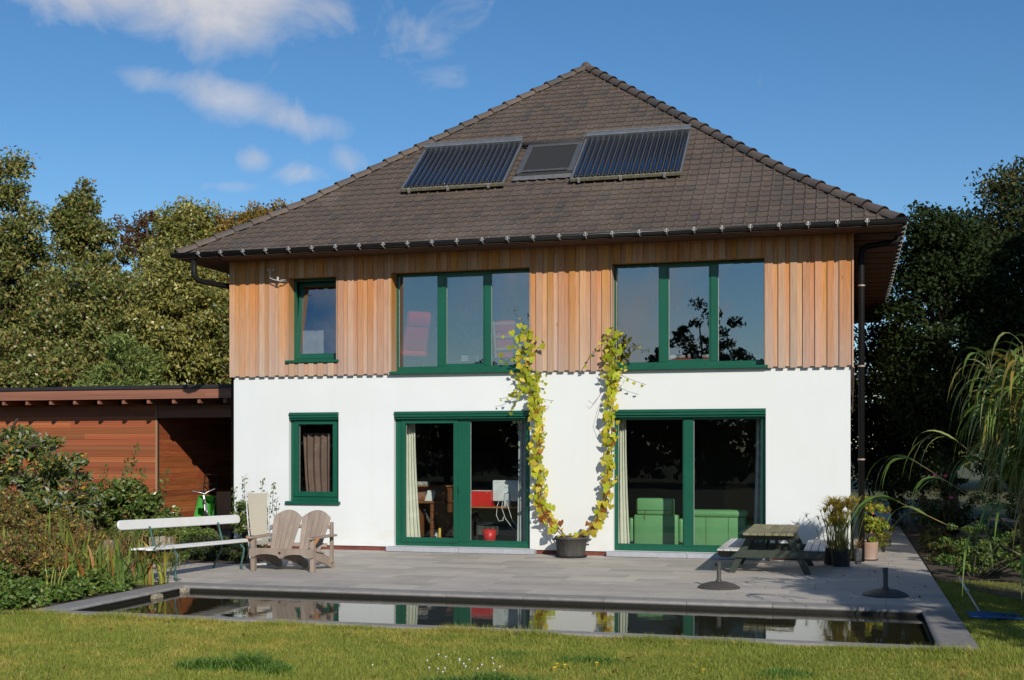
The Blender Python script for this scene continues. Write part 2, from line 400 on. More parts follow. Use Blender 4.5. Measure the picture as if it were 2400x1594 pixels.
_t = _k.node('ShaderNodeTexCoord'); _s = _k.node('ShaderNodeSeparateXYZ'); _k.l.new(_t.outputs['Object'], _s.inputs[0])
_n = _k.noise(_k.vm('MULTIPLY', _t.outputs['Object'], (1, 1, 1.8)), 2.2, 5, .6)
_d = _k.m('MULTIPLY', _k.rng(_s.outputs[2], .75, .1), _k.rng(_n, .45, .75))                      # splash dirt thrown up by rain
_st = _k.m('MULTIPLY', _k.rng(_k.noise(_k.vm('MULTIPLY', _t.outputs['Object'], (1, 1, .06)), 7, 4, .6), .56, .8), .35)   # faint vertical run marks
_k.l.new(_k.mix(_k.m('MAXIMUM', _k.m('MULTIPLY', _d, .55), _k.m('MULTIPLY', _st, .4)), _c, (.60, .56, .44)), _b.inputs['Base Color'])
plinth_m = M('red_plinth', (.20, .055, .04), (.14, .04, .03), .8, 8)
green_m = M('green_frame', (.008, .098, .056), (.007, .085, .048), .32, 2, spec=.5)
sillstone_m = M('bluestone_sill', (.42, .43, .46), (.36, .37, .40), .55, 14, bump=.1)
dark_wood = M('soffit_wood', (.12, .055, .03), (.07, .035, .02), .75, 12, (1, 1, 1), vary=.2)
zinc = M('gutter_zinc', (.045, .046, .048), (.035, .036, .038), .35, 5, metal=.6)
galv = M('galvanised_steel', (.55, .54, .52), (.42, .41, .39), .45, 20, metal=.5)
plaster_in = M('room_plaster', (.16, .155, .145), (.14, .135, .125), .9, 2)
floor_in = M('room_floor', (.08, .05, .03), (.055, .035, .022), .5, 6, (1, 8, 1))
glass = Mglass(f0=.038)
glass_up = Mglass('upper_glass', (.86, .88, .88), .235)
HX = 10.68
house = empty('house', (0, 0, 0), 0, 'white rendered house with cedar clad upper floor and dark tiled hip roof', 'house')
def wall_open(mb, x0, x1, z0, z1, ops, y0, y1):
    xs = sorted({x0, x1, *[o[0] for o in ops], *[o[1] for o in ops]}); zs = sorted({z0, z1, *[o[2] for o in ops], *[o[3] for o in ops]})
    for i in range(len(xs) - 1):
        for j in range(len(zs) - 1):
            mx, mz = (xs[i] + xs[i + 1]) / 2, (zs[j] + zs[j + 1]) / 2
            if any(o[0] < mx < o[1] and o[2] < mz < o[3] for o in ops): continue
            a, b, c, d = xs[i], xs[i + 1], zs[j], zs[j + 1]
            mb.quad((a, y0, c), (b, y0, c), (b, y0, d), (a, y0, d)); mb.quad((b, y1, c), (a, y1, c), (a, y1, d), (b, y1, d))
    for a, b, c, d in [(x0, x1, z0, z1)] + list(ops):
        mb.quad((a, y0, c), (a, y1, c), (a, y1, d), (a, y0, d)); mb.quad((b, y0, c), (b, y1, c), (b, y1, d), (b, y0, d))
        mb.quad((a, y0, d), (b, y0, d), (b, y1, d), (a, y1, d))
        if (a, b, c, d) == (x0, x1, z0, z1) or c > z0 + .01: mb.quad((a, y0, c), (b, y0, c), (b, y1, c), (a, y1, c))
    return mb
OPS_G = [(1.08, 2.033, .84, 2.41), (3.067, 5.50, .09, 2.41), (6.923, 9.381, .09, 2.41)]
OPS_U = [(1.09, 2.033, 3.33, 4.80), (3.04, 5.525, 3.10, 4.82), (6.89, 9.381, 3.10, 4.82)]
wall_open(MB(), 0, HX, .075, 3.08, OPS_G, 0, .30).build('render_wall', render_m, house)
wall_open(MB(), 0, HX, 3.081, 5.16, OPS_U, -.03, .28).build('upper_wall', cedar, house)
sw = MB(); sw.box(0, .302, .075, .3, 12.9, 3.08); sw.box(HX - .3, .302, .075, HX, 12.9, 3.08); sw.box(.302, 12.6, .075, HX - .302, 12.9, 3.08); sw.build('side_wall', render_m, house)
sw = MB(); sw.box(-.055, .282, 3.06, .3, 12.95, 5.16); sw.box(HX - .3, .282, 3.06, HX + .04, 12.95, 5.16); sw.box(.302, 12.6, 3.081, HX - .302, 12.95, 5.16); sw.build('side_cladding', cedar, house)
MB().box(.02, .03, -.02, HX - .02, .29, .074).build('plinth', plinth_m, house)
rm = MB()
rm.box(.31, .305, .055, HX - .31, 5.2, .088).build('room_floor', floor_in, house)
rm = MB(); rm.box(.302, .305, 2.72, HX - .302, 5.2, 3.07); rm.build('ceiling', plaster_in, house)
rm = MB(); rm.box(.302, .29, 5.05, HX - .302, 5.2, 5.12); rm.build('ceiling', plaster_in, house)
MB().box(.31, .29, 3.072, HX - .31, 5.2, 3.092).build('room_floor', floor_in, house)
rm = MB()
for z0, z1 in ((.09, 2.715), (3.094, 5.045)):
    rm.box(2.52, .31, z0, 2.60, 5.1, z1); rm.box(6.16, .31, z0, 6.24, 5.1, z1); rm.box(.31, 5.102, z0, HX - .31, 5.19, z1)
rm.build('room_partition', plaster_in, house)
# cladding boards: proud boards over recessed ones, cut round the windows
clad = MB().box(-.01, -.036, 5.161, HX + .01, -.005, 5.19).build('cladding', dark_wood, house)
def board(x0, x1, z0, z1, ya, yb): MB().box(x0, ya, z0, x1, yb, z1).build('board', cedar, clad)
def spans(x0, x1, zlo):
    """vertical runs left free by the window openings"""
    res = [(zlo, 5.16)]
    for a, b, c, d in OPS_U:
        if x1 <= a + .012 or x0 >= b - .012: continue
        nr = []
        for s, e in res:
            if c - .06 > s + .05: nr.append((s, c - .06))
            if d < e: nr.append((d - .015, e))
        res = nr
    return res
edges = []
x = -.05; pb = random.Random(5); k = 0
while x < HX + .03:
    w = (.112 if k % 2 == 0 else .076) * pb.uniform(.93, 1.08)
    edges.append((x, min(x + w, HX + .05), k % 2)); x += w; k += 1
cuts = sorted(q for o in OPS_U for q in o[:2])
for x0, x1, rec in edges:
    if rec: a, b, ya, yb, zl = x0 - .012, x1 + .012, -.052, -.032, 3.068
    else: a, b, ya, yb, zl = x0, x1, -.075, -.054, 3.045
    pcs = [(a, b)]
    for q in cuts:
        pcs = [r for u, v in pcs for r in (((u, q - .001), (q + .001, v)) if u + .012 < q < v - .012 else ((u, v),))]
    for u, v in pcs:
        if v - u < .012: continue
        for s, e in spans(u, v, zl): board(u + .002, v - .002, s + pb.uniform(-.004, .004), e, ya, yb)
for a, b, c, d in OPS_U:
    for x0, x1 in ((a + .001, a + .014), (b - .014, b - .001)): MB().box(x0, -.074, c - .02, x1, .165, d - .002).build('window_reveal', cedar, house)
# windows
def frame_win(name, op, cols, y=.08, dep=.075, top=.07, bot=.09, left=.05, right=.05, gl=glass, box=False, sashes=()):
    """cols: (x0, x1) of each glass pane; the solid green members fill the rest"""
    a, b, c, d = op
    w = MB(); T = d - top; B = c + bot
    w.box(a, y, c, b, y + dep, B).box(a, y, T, b, y + dep, d)
    xs = [a] + [q for p in cols for q in p] + [b]
    for i in range(0, len(xs), 2): w.box(xs[i], y + .001, B, xs[i + 1], y + dep - .001, T)
    wi = w.build(name, green_m, house, bevel=.006)
    for i, (x0, x1) in enumerate(cols):
        e = sashes[i] if i < len(sashes) else .028
        if e:                                                    # glazing bead / sash just behind the frame face
            s = MB(); yy = y - (.022 if e > .03 else -.014)
            s.box(x0 - .02, yy, B - .02, x0 + e, yy + .05, T + .02).box(x1 - e, yy, B - .02, x1 + .02, yy + .05, T + .02).box(x0 + e, yy, B - .02, x1 - e, yy + .05, B + e + .01).box(x0 + e, yy, T - e, x1 - e, yy + .05, T + .02)
            s.build('sash', green_m, wi, bevel=.004)
        MB().box(x0 + .004, y + .04, B + .004, x1 - .004, y + .046, T - .004).build('pane', gl, wi)
        gk = MB(); gk.box(x0 + e, y + .033, B + e, x0 + e + .007, y + .039, T - e); gk.build('gasket', galv, wi)
    for x_ in [q for p in cols for q in (p[0] + .08, p[1] - .08)]: MB().box(x_ - .012, y - .004, c + .025, x_ + .012, y + .004, c + .034).build('drain_slot', M('slot_black', (.01, .01, .01), None, .8), wi)
    return wi
def screen_box(op, wi, h=.13):
    a, b, c, d = op; m = MB()
    m.box(a + .004, -.012, d - h + .035, b - .004, .079, d - .004); m.box(a + .004, -.03, d - .05, b - .004, -.013, d - .02); m.box(a + .004, -.006, d - h, b - .004, .07, d - h + .022)
    m.build('screen_box', green_m, wi, bevel=.006)
w = frame_win('window', OPS_G[0], [(1.175, 1.955)], bot=.10, top=.15, sashes=(.06,)); screen_box(OPS_G[0], w)
MB().box(1.03, -.06, .79, 2.07, .09, .842).build('window_sill', green_m, w, bevel=.006)
w = frame_win('terrace_door', OPS_G[1], [(3.20, 4.185), (4.405, 5.43)], bot=.085, top=.15, sashes=(.055, .02)); screen_box(OPS_G[1], w)
MB().tube([(4.255, .03, 1.05), (4.255, .0, 1.05), (4.255, -.005, 1.17)], .009, 6).build('handle', green_m, w)
w = frame_win('terrace_door', OPS_G[2], [(6.965, 8.065), (8.207, 9.32)], bot=.085, top=.15, sashes=(.018, .018)); screen_box(OPS_G[2], w)
for a, b in ((2.98, 5.61), (6.83, 9.46)):
    n = 2
    for i in range(n):
        MB().box(a + (b - a) * i / n + .002, -.17, .004, a + (b - a) * (i + 1) / n - .002, .10, .088).build('stone_step', sillstone_m, house, bevel=.008)
w = frame_win('window', OPS_U[1], [(3.09, 3.803), (3.935, 4.655), (4.771, 5.485)], y=.165, bot=.09, top=.06, gl=glass_up, sashes=(.0, .03, .0))
MB().box(3.02, -.10, 3.05, 5.56, .17, 3.098).build('window_sill', green_m, w, bevel=.006)
w = frame_win('window', OPS_U[2], [(6.935, 7.643), (7.777, 8.491), (8.611, 9.345)], y=.165, bot=.09, top=.05, gl=glass_up, sashes=(.0, .03, .0))
MB().box(6.85, -.10, 3.05, 9.42, .17, 3.098).build('window_sill', green_m, w, bevel=.006)
# the small upper window stands tilted open
a, b, c, d = OPS_U[0]
w = MB(); w.box(a, .165, c, b, .235, c + .05).box(a, .165, d - .05, b, .235, d).box(a, .166, c + .05, a + .05, .234, d - .05).box(b - .05, .166, c + .05, b, .234, d - .05)
w = w.build('window', green_m, house, bevel=.005)
MB().box(1.05, -.10, 3.28, 2.07, .17, 3.328).build('window_sill', green_m, w, bevel=.006)
T = Matrix.Translation((0, .175, c + .04)) @ Matrix.Rotation(R(-7), 4, 'X')
s = MB(); h = d - c - .08; s.box(a + .04, -.02, 0, a + .11, .04, h, T).box(b - .11, -.02, 0, b - .04, .04, h, T).box(a + .11, -.02, 0, b - .11, .04, .09, T).box(a + .11, -.02, h - .07, b - .11, .04, h, T)
s = s.build('tilted_sash', green_m, w, bevel=.005)
MB().box(a + .105, .006, .085, b - .105, .012, h - .065, T).build('pane', glass_up, s)

# roof ------------------------------------------------------------------
SB, ZE, ZB, ZT, ST = 1.6, 5.13, 6.22, 9.75, 6.07
def zs(s): return ZE + (ZB - ZE) / SB * s if s < SB else ZB + (ZT - ZB) / (ST - SB) * (s - SB)
EX0, EX1, EY0, EY1 = -.74, 11.42, -.74, 13.6
tile_m = None
def tile_mat():
    mt = bpy.data.materials.new('concrete_tile'); mt.use_nodes = True; k = G(mt.node_tree); b = k.n['Principled BSDF']
    ge = k.node('ShaderNodeNewGeometry'); oi = k.node('ShaderNodeObjectInfo'); t = k.node('ShaderNodeTexCoord')
    f = k.m('FRACT', k.m('ADD', ge.outputs['Random Per Island'], k.m('MULTIPLY', oi.outputs['Random'], 3.7)))
    c = k.ramp(f, [(0, (.122, .092, .072)), (.35, (.140, .102, .078)), (.6, (.108, .084, .069)), (.8, (.158, .115, .086)), (.93, (.088, .077, .070))])
    n = k.noise(t.outputs['Object'], 9, 6, .7)
    c = k.mix(k.rng(n, .35, .8), c, (.075, .06, .05))
    wp_ = k.noise(ge.outputs['Position'], .55, 4, .6); c = k.mix(k.rng(wp_, .5, .72, 0, .45), c, (.20, .16, .13))
    li = k.noise(ge.outputs['Position'], 30, 3, .6); c = k.mix(k.rng(li, .66, .74, 0, .7), c, (.30, .26, .16))   # lichen
    k.l.new(c, b.inputs['Base Color']); b.inputs['Roughness'].default_value = .62; b.inputs['Specular IOR Level'].default_value = .4
    bp = k.node('ShaderNodeBump'); bp.inputs['Strength'].default_value = .2; bp.inputs['Distance'].default_value = .005
    k.l.new(k.noise(t.outputs['Object'], 120, 3), bp.inputs['Height']); k.l.new(bp.outputs[0], b.inputs['Normal'])
    return mt
tile_m = tile_mat()
deck = MB(); AX = (EX0 + EX1) / 2
def ring(s): return [(EX0 + s, EY0 + s, zs(s) - .03), (EX1 - s, EY0 + s, zs(s) - .03), (EX1 - s, EY1 - s, zs(s) - .03), (EX0 + s, EY1 - s, zs(s) - .03)]
r0, r1, r2 = ring(0), ring(SB), ring(ST)
for A, B in ((r0, r1), (r1, r2)):
    for i in range(4): deck.quad(A[i], A[(i + 1) % 4], B[(i + 1) % 4], B[i])
roof = deck.build('roof', tile_m, house)
TP, TLn, TG = .18, .252, .205
sec = [(-.002, .008), (.02, .007), (.125, .007), (.143, .009), (.147, .019), (.155, .028), (.168, .028), (.176, .019), (.181, .008)]
tm = MB(); n = len(sec)
for yy, lift in ((0, .028), (TLn, .002)):
    tm.v += [(x_, yy, z_ + lift) for x_, z_ in sec]
tm.v += [(x_, 0, z_ + .028 - .03) for x_, z_ in sec]
for i in range(n - 1): tm.f += [(i, i + 1, n + i + 1, n + i), (i + 1, i, 2 * n + i, 2 * n + i + 1)]
tile_me = tm.mesh('tile'); tile_me.materials.append(tile_m)
tv = np.array(tm.v); tf = tm.f
seg1 = math.hypot(SB, ZB - ZE); seg2 = math.hypot(ST - SB, ZT - ZB); th1 = math.atan2(ZB - ZE, SB); th2 = math.atan2(ZT - ZB, ST - SB)
tiles = []
row = 0; l = 0.0
while l < seg1 + seg2 - .12:
    if l < seg1 - .1: s_ = l * math.cos(th1); th = th1
    else: s_ = SB + (l - seg1) * math.cos(th2); th = th2
    s_top = s_ + TLn * math.cos(th)
    nx = int((EX1 - EX0) / TP) + 2
    for i in range(nx):
        x_ = EX0 - .05 + i * TP
        lo, hi = EX0 + s_, EX1 - s_
        if x_ + TP < lo - .02 or x_ > hi + .02: continue
        whole = x_ > EX0 + s_top + .02 and x_ + TP < EX1 - s_top - .02
        jit = Matrix.Rotation(rnd.uniform(-.006, .006), 4, 'Z')
        T = Matrix.Translation((x_, EY0 + s_, zs(s_) + rnd.uniform(0, .004))) @ Matrix.Rotation(th, 4, 'X') @ jit
        yv = EY0 + s_
        hid = 1.0 < yv < 2.5 and (2.7 < x_ < 4.6 or 4.85 < x_ < 7.8)   # under the collectors and the roof window
        tiles.append((row, whole and not hid, T))
    l += TG; row += 1
sing = 0; BV, BF = [], []
rest = MB()
for rw, whole, T in tiles:
    if whole and sing < 290 and rw < 6:
        o = inst('tile', tile_me, T, roof); sing += 1
    else:
        base = len(rest.v); Ta = np.array(T)
        rest.v += [tuple(q) for q in (tv @ Ta[:3, :3].T + Ta[:3, 3])]; rest.f += [tuple(base + q for q in f_) for f_ in tf]
me = rest.mesh('tile_field'); me.materials.append(tile_m)
bm = bmesh.new(); bm.from_mesh(me)
for co, no in (((EX0, EY0, 0), (-1, 1, 0)), ((EX1, EY0, 0), (1, 1, 0))):
    bmesh.ops.bisect_plane(bm, geom=bm.verts[:] + bm.edges[:] + bm.faces[:], plane_co=co, plane_no=no, clear_outer=True)
bm.to_mesh(me); bm.free()
o = bpy.data.objects.new('tile_field', me); col.objects.link(o); o.parent = roof; o['kind'] = 'stuff'
# hip caps
hc = MB(); N_ = 9; HL = .44
for yy, rr, lift in ((0, .118, .018), (.03, .121, .02), (.07, .112, .014), (HL, .098, 0)):
    hc.v += [(rr * math.cos(math.pi * j / (N_ - 1)), yy, rr * .92 * math.sin(math.pi * j / (N_ - 1)) + lift - .03) for j in range(N_)]
for k in range(3):
    for j in range(N_ - 1): hc.f.append((k * N_ + j, k * N_ + j + 1, (k + 1) * N_ + j + 1, (k + 1) * N_ + j))
hc.f.append(tuple(range(N_)))
hip_me = hc.mesh('hip_cap', True); hip_me.materials.append(tile_m)
for sgn, ex in ((1, EX0), (-1, EX1)):
    def hp(s): return Vector((ex + sgn * s, EY0 + s, zs(s) + .035))
    s_ = .02
    while s_ < ST - .05:
        s2 = s_ + (.232 if s_ >= SB else .236); a = hp(s_); b = hp(min(s2, ST + .1)); d = (b - a).normalized()
        x_ = d.cross(Vector((0, 0, 1))).normalized(); z_ = x_.cross(d)
        T = Matrix((x_, d, z_)).transposed().to_4x4(); T.translation = a
        inst('hip_cap', hip_me, T, roof); s_ = s2
apx = MB(); apx.tube([(AX, EY0 + ST - .1, ZT + .03), (AX, EY0 + ST + 2.3, ZT + .03)], .1, 10); apx.build('ridge_cap', tile_m, roof, True)
# soffit and gutters
so_ = MB(); so_.box(-.70, -.66, 5.115, 11.38, -.08, 5.13)
so_.build('soffit', dark_wood, roof)
so_ = MB(); so_.box(-.70, -.66, 5.099, -.06, 13.5, 5.114); so_.build('soffit', dark_wood, roof)
fas = MB(); fas.box(-.72, -.69, 5.10, 11.40, -.665, 5.16); fas.build('fascia', dark_wood, roof)
MB().box(11.375, -.66, 5.08, 11.40, 13.5, 5.16).build('fascia', dark_wood, roof); MB().box(-.72, -.66, 5.10, -.695, 13.5, 5.16).build('fascia', dark_wood, roof)
pl_me = MB().box(0, 0, 0, .64, .31, .018).mesh('soffit_plank'); pl_me.materials.append(dark_wood)
for i in range(43): inst('soffit_plank', pl_me, Matrix.Translation((10.735, -.07 + i * .32, 5.095 + (i % 2) * .012)), roof)
def half_round(mb, a, b, side, r=.068):
    """gutter trough from a to b; centre line given, open upwards"""
    a = Vector(a); b = Vector(b); d = (b - a).normalized(); x_ = Vector((0, 0, 1)).cross(d)
    base = len(mb.v); sec_ = []
    for j in range(11):
        an = math.pi + math.pi * j / 10; sec_.append((r * math.cos(an), r * math.sin(an)))
    sec_ = sec_ + [(q[0] * .93, q[1] * .93) for q in sec_[::-1]]
    m = len(sec_)
    for p in (a, b): mb.v += [tuple(p + x_ * u + Vector((0, 0, 1)) * v) for u, v in sec_]
    mb.f += [(base + k, base + (k + 1) % m, base + m + (k + 1) % m, base + m + k) for k in range(m)]
    mb.f += [tuple(base + k for k in range(11)), tuple(base + m + k for k in range(11))]
    for sd in (-1, 1): mb.tube([a + x_ * r * sd, b + x_ * r * sd], .0085, 6)
gz = 5.185
gt = MB(); half_round(gt, (-.81, -.737, gz), (11.49, -.737, gz), 1)
gut = gt.build('gutter', zinc, house, True)
gt = MB(); half_round(gt, (11.425, -.66, gz), (11.425, 13.6, gz), 1); gt.build('side_gutter', zinc, house, True)
gt = MB(); half_round(gt, (-.745, -.66, gz), (-.745, 13.6, gz), 1); gt.build('side_gutter', zinc, house, True)
br = MB()   # front clip with two curled arms, strap running back under the gutter
br.box(-.014, -.008, -.01, .014, .0, .018); br.box(-.008, -.010, -.03, .008, -.001, -.008)
for sd in (-1, 1):
    br.tube([(0, -.008, -.034), (sd * .018, -.010, -.036), (sd * .029, -.010, -.026), (sd * .031, -.009, -.014), (sd * .024, -.008, -.009)], .0055, 5)
br.tube([(0, -.006, -.03), (.002, .004, -.05), (.004, .02, -.066), (.006, .05, -.074), (.006, .068, -.074)], .008, 5)
bme = br.mesh('gutter_bracket'); bme.materials.append(galv)
for i in range(27): inst('gutter_bracket', bme, Matrix.Translation((-.25 + i * .4297, -.737 - .073, gz + .002)) @ Matrix.Rotation(rnd.uniform(-.08, .08), 4, 'Y'), gut)
for i in range(32): inst('gutter_bracket', bme, Matrix.Translation((11.425 + .073, -.45 + i * .43, gz + .002)) @ Matrix.Rotation(R(90), 4, 'Z'), gut)
pipe_m = M('downpipe_grey', (.011, .011, .011), (.009, .009, .009), .55, 4, spec=.18)
dp = MB().tube([(11.40, .25, 5.13), (11.40, .25, 5.06), (11.38, .24, 5.02), (11.32, .22, 5.00), (10.93, .12, 4.94), (10.87, .09, 4.90), (10.845, .08, 4.82), (10.845, .08, .0)], .05, 12).build('downpipe', pipe_m, house, True)
for z_ in (3.06, 4.32, 1.6):
    MB().lathe([(.051, -.012), (.056, -.012), (.056, .012), (.051, .012)], (10.845, .08, z_), 14).build('pipe_clamp', M('clamp_copper', (.55, .42, .33), None, .4, metal=.4), dp)
MB().tube([(-.42, -.66, 5.12), (-.42, -.66, 4.80), (-.38, -.60, 4.73), (-.30, -.5, 4.71), (-.12, .1, 4.70), (-.11, .2, 4.62), (-.11, .2, .1)], .05, 12).build('downpipe', pipe_m, house, True)
ch = MB()
for i in range(46): ch.lathe([(.0, 0), (.012, .004), (.012, .01), (0, .014)], (10.735 - .0006 * i, -.03, 3.05 - i * .016), 6)
ch.build('rain_chain', M('chain_copper', (.16, .09, .05), None, .5, metal=.5), house)
# roof window between the collectors (frame, blind behind the glass, apron)
def roofT(x_, y_, lift): s_ = y_ - EY0; return Matrix.Translation((x_, y_, zs(s_))) @ Matrix.Rotation(th2, 4, 'X') @ Matrix.Translation((0, 0, lift))
rw_m = M('roof_window_aluminium', (.14, .14, .145), (.11, .11, .115), .42, 9, metal=.4)
T = roofT(4.90, 1.36, .04); W_, H_ = 1.05, 1.17
rw = MB(); rw.box(0, 0, -.02, W_, .09, .085, T).box(0, H_ - .09, -.02, W_, H_, .085, T).box(0, .09, -.02, .10, H_ - .09, .085, T).box(W_ - .10, .09, -.02, W_, H_ - .09, .085, T)
rw = rw.build('roof_window', rw_m, house, bevel=.008)
MB().box(.08, .07, .03, W_ - .08, H_ - .06, .055, T).build('blind', M('blind_fabric', (.028, .027, .025), (.022, .021, .02), .75, 60, bump=.2), rw)
MB().box(.10, -.01, .09, W_ - .10, .02, .10, T).build('blind_rail', rw_m, rw)
for q in (.2, W_ - .25): MB().box(q, .10, .056, q + .04, .12, .07, T).build('blind_clip', galv, rw)
apn = MB(); nA = 36
for j in range(nA + 1):
    x_ = -.04 + (W_ + .08) * j / nA; sc_ = -.19 - .02 * math.cos(2 * math.pi * (x_) / TP)
    apn.v += [tuple(T @ Vector((x_, 0.01, .012))), tuple(T @ Vector((x_, sc_, .022 + .012 * max(0, math.cos(2 * math.pi * x_ / TP)))))]
apn.f = [(2 * j, 2 * j + 2, 2 * j + 3, 2 * j + 1) for j in range(nA)]
apn.build('apron', M('lead_apron', (.20, .20, .205), (.16, .16, .165), .5, 12, metal=.2), rw)
MB().tube([tuple(T @ Vector((-.14, H_ + .03, .07))), tuple(T @ Vector((W_ / 2, H_ + .02, .07))), tuple(T @ Vector((W_ + .12, H_ + .03, .07)))], .045, 8).build('insulated_pipe', M('pipe_foam', (.04, .038, .036), (.03, .03, .03), .85, 30, bump=.4), rw, True)

# evacuated tube solar collectors on the roof
tube_m = M('collector_tube_glass', (.014, .026, .06), (.012, .022, .05), .12, 3, spec=.6, coat=.6)
steel_m = M('collector_steel', (.26, .27, .28), (.20, .21, .22), .4, 10, metal=.5)
refl_m = M('collector_reflector', (.10, .105, .11), (.07, .075, .08), .35, 20, metal=.6)
brass_m = M('collector_rail', (.33, .31, .22), (.22, .21, .15), .5, 18, metal=.4)
cap_m = M('tube_cap', (.012, .012, .014), None, .25, 3, coat=.5)
W_, H_ = 1.93, 1.72
def collector(x_, label):
    c = empty('solar_collector', (x_, 1.05, zs(1.05 - EY0) + .0), 0, label, 'solar collector', 'tube collectors on the roof')
    T = Matrix.Rotation(th2, 4, 'X') @ Matrix.Translation((0, 0, .12))
    m = MB(); m.box(0, H_ - .13, -.02, W_, H_, .10, T); m.box(-.004, H_ - .02, .10, W_ + .004, H_ + .01, .112, T); m.build('manifold', steel_m, c, bevel=.01)
    for q in (0, W_ - .03): MB().box(q, 0, -.02, q + .03, H_ - .131, .03, T).build('side_rail', steel_m, c)
    MB().box(-.01, -.025, -.03, W_ + .01, .012, .022, T).build('foot_rail', brass_m, c)
    MB().box(.031, .014, -.012, W_ - .031, H_ - .132, -.004, T).build('reflector', refl_m, c)
    n = 18; pt = (W_ - .07) / n
    tme = MB().tube([(0, .03, .035), (0, .06, .035), (0, H_ - .1, .035)], .029, 10); tme = tme.mesh('tube', True); tme.materials.append(tube_m)
    kme = MB(); kme.tube([(0, .0, .035), (0, .012, .035), (0, .045, .035)], [.014, .03, .031], 10); kme = kme.mesh('tube_cap', True); kme.materials.append(cap_m)
    sme = MB().box(-.004, .03, .0, .004, H_ - .14, .022).mesh('fin'); sme.materials.append(steel_m)
    for i in range(n):
        P_ = T @ Matrix.Translation((.035 + pt * (i + .5), 0, 0))
        t_ = inst('tube', tme, P_, c); inst('tube_cap', kme, Matrix(), t_); 
        if i: inst('fin', sme, T @ Matrix.Translation((.035 + pt * i, 0, 0)), c)
    for q in (.12, .86, 1.62): MB().box(q, -.045, -.05, q + .045, -.01, .03, T).build('clamp', galv, c)
    for q in (.2, W_ - .25):
        for y_ in (.06, H_ - .1): MB().box(q, y_, -.14, q + .04, y_ + .04, -.012, T).build('roof_hook', steel_m, c)
    return c
collector(2.84, 'left tube solar collector on the roof beside the hip edge')
collector(5.98, 'right tube solar collector on the roof right of the roof window')
# weather station arm under the left eave
ws = empty('weather_sensor', (1.02, -.07, 4.72), 0, 'small white cup anemometer on an arm under the left eave', 'weather sensor')
wsm = M('sensor_grey', (.50, .50, .48), None, .5)
MB().tube([(.06, 0, 0), (.06, -.12, .0), (-.02, -.14, .0), (-.14, -.14, .03), (-.20, -.14, .06), (-.20, -.14, .16)], .009, 6).build('arm', wsm, ws)
MB().tube([(-.20, -.14, .10), (-.20, -.14, .20)], .016, 8).build('mast', wsm, ws)
for i in range(3):
    a_ = i * 2.09 + .4; p = Vector((-.20, -.14, .20)); q = p + Vector((math.cos(a_), math.sin(a_), 0)) * .06
    MB().tube([p, q], .004, 5).lathe([(.0, -.018), (.013, -.012), (.019, 0), (.013, .012), (0, .018)], tuple(q), 8).build('cup', wsm, ws)
MB().lathe([(0, -.03), (.02, -.03), (.02, .03), (0, .06)], (-.05, -.14, .035), 8).build('rain_gauge', wsm, ws)
MB().tube([(-.02, -.14, 0), (.02, -.14, .02), (.10, -.14, .015)], .006, 5).build('wind_vane', wsm, ws)

# ------------------------------------------------------------------ carport with cedar walls
red_cedar = M('red_cedar_plank', (.37, .105, .034), (.26, .068, .025), .6, 3.0, (.12, 1, 14), vary=.26, bump=.15, hue=.006, c3=(.38, .135, .05))
fas_m = M('cedar_fascia', (.30, .125, .075), (.22, .085, .05), .65, 4, (.15, 1, 10), vary=.12)
car = empty('carport', (-4, 3, 0), 0, 'low flat roofed carport with horizontal red cedar planks left of the house', 'carport')
def cp(mb, name, mat, par=None, **kw):
    o = mb.build(name, mat, par or car, **kw)
    if par is None: o.matrix_parent_inverse = Matrix.Translation((4, -3, 0))
    return o
CW = -3.5; CYW = 3.12
rfm = M('roof_membrane', (.02, .02, .022), None, .6)
cp(MB().box(-14, 2.38, 3.005, -.06, 7.5, 3.075), 'roof', rfm)
for xa, xb in ((-14, -7.1), (-7.096, -1.95), (-1.946, -.06)): cp(MB().box(xa, 2.40, 2.80, xb, 2.44, 2.925), 'fascia_board', fas_m)
cp(MB().box(-14, 2.415, 2.926, -.06, 2.46, 3.004), 'fascia_trim', fas_m)
rme = MB().box(-.032, 2.445, 2.705, .032, 6.3, 2.86).mesh('rafter'); rme.materials.append(fas_m)
for i in range(-8, 11): 
    o = inst('rafter', rme, Matrix.Translation((-6.79 + .585 * i, 0, .0)), car); o.matrix_parent_inverse = Matrix.Translation((4, -3, 0))
cp(MB().box(-14, 2.45, 2.862, -.06, 7.4, 2.90), 'ceiling_board', dark_wood)
wl = cp(MB().box(-14, CYW + .03, 0, CW + .0, CYW + .1, 2.86), 'front_wall', M('batten_dark', (.04, .025, .018), None, .8))
wl2 = cp(MB().box(CW - .07, CYW + .101, 0, CW - .03, 6.4, 2.86), 'side_wall', MATS['batten_dark'])
NP = 22; ph = 2.70 / NP; pq = random.Random(4)
for i in range(NP):
    z0, z1 = i * ph + .012, (i + 1) * ph + .012 - .004
    x_ = -9.5 - pq.uniform(0, 2)
    while x_ < CW - .03:
        w_ = pq.uniform(1.9, 3.6); x2 = min(x_ + w_, CW - .03)
        if CW - x2 < .5: x2 = CW - .03
        if x2 > -9.2: cp(MB().box(x_ + .001, CYW + pq.uniform(0, .003), z0, x2 - .001, CYW + .029, z1), 'plank', red_cedar, wl)
        x_ = x2
    if True:
        ys_ = [CYW + .03, CYW + pq.uniform(1.2, 2.4), 6.4]
        for a, b in zip(ys_, ys_[1:]): cp(MB().box(CW - .029, a + .001, z0, CW + pq.uniform(-.003, 0), b - .001, z1), 'plank', red_cedar, wl2)
cp(MB().box(CW - .028, CYW - .006, 0, CW + .006, CYW + .028, 2.72), 'corner_trim', M('pale_trim', (.42, .24, .14), (.34, .18, .10), .6, 6, (1, 1, .2)))
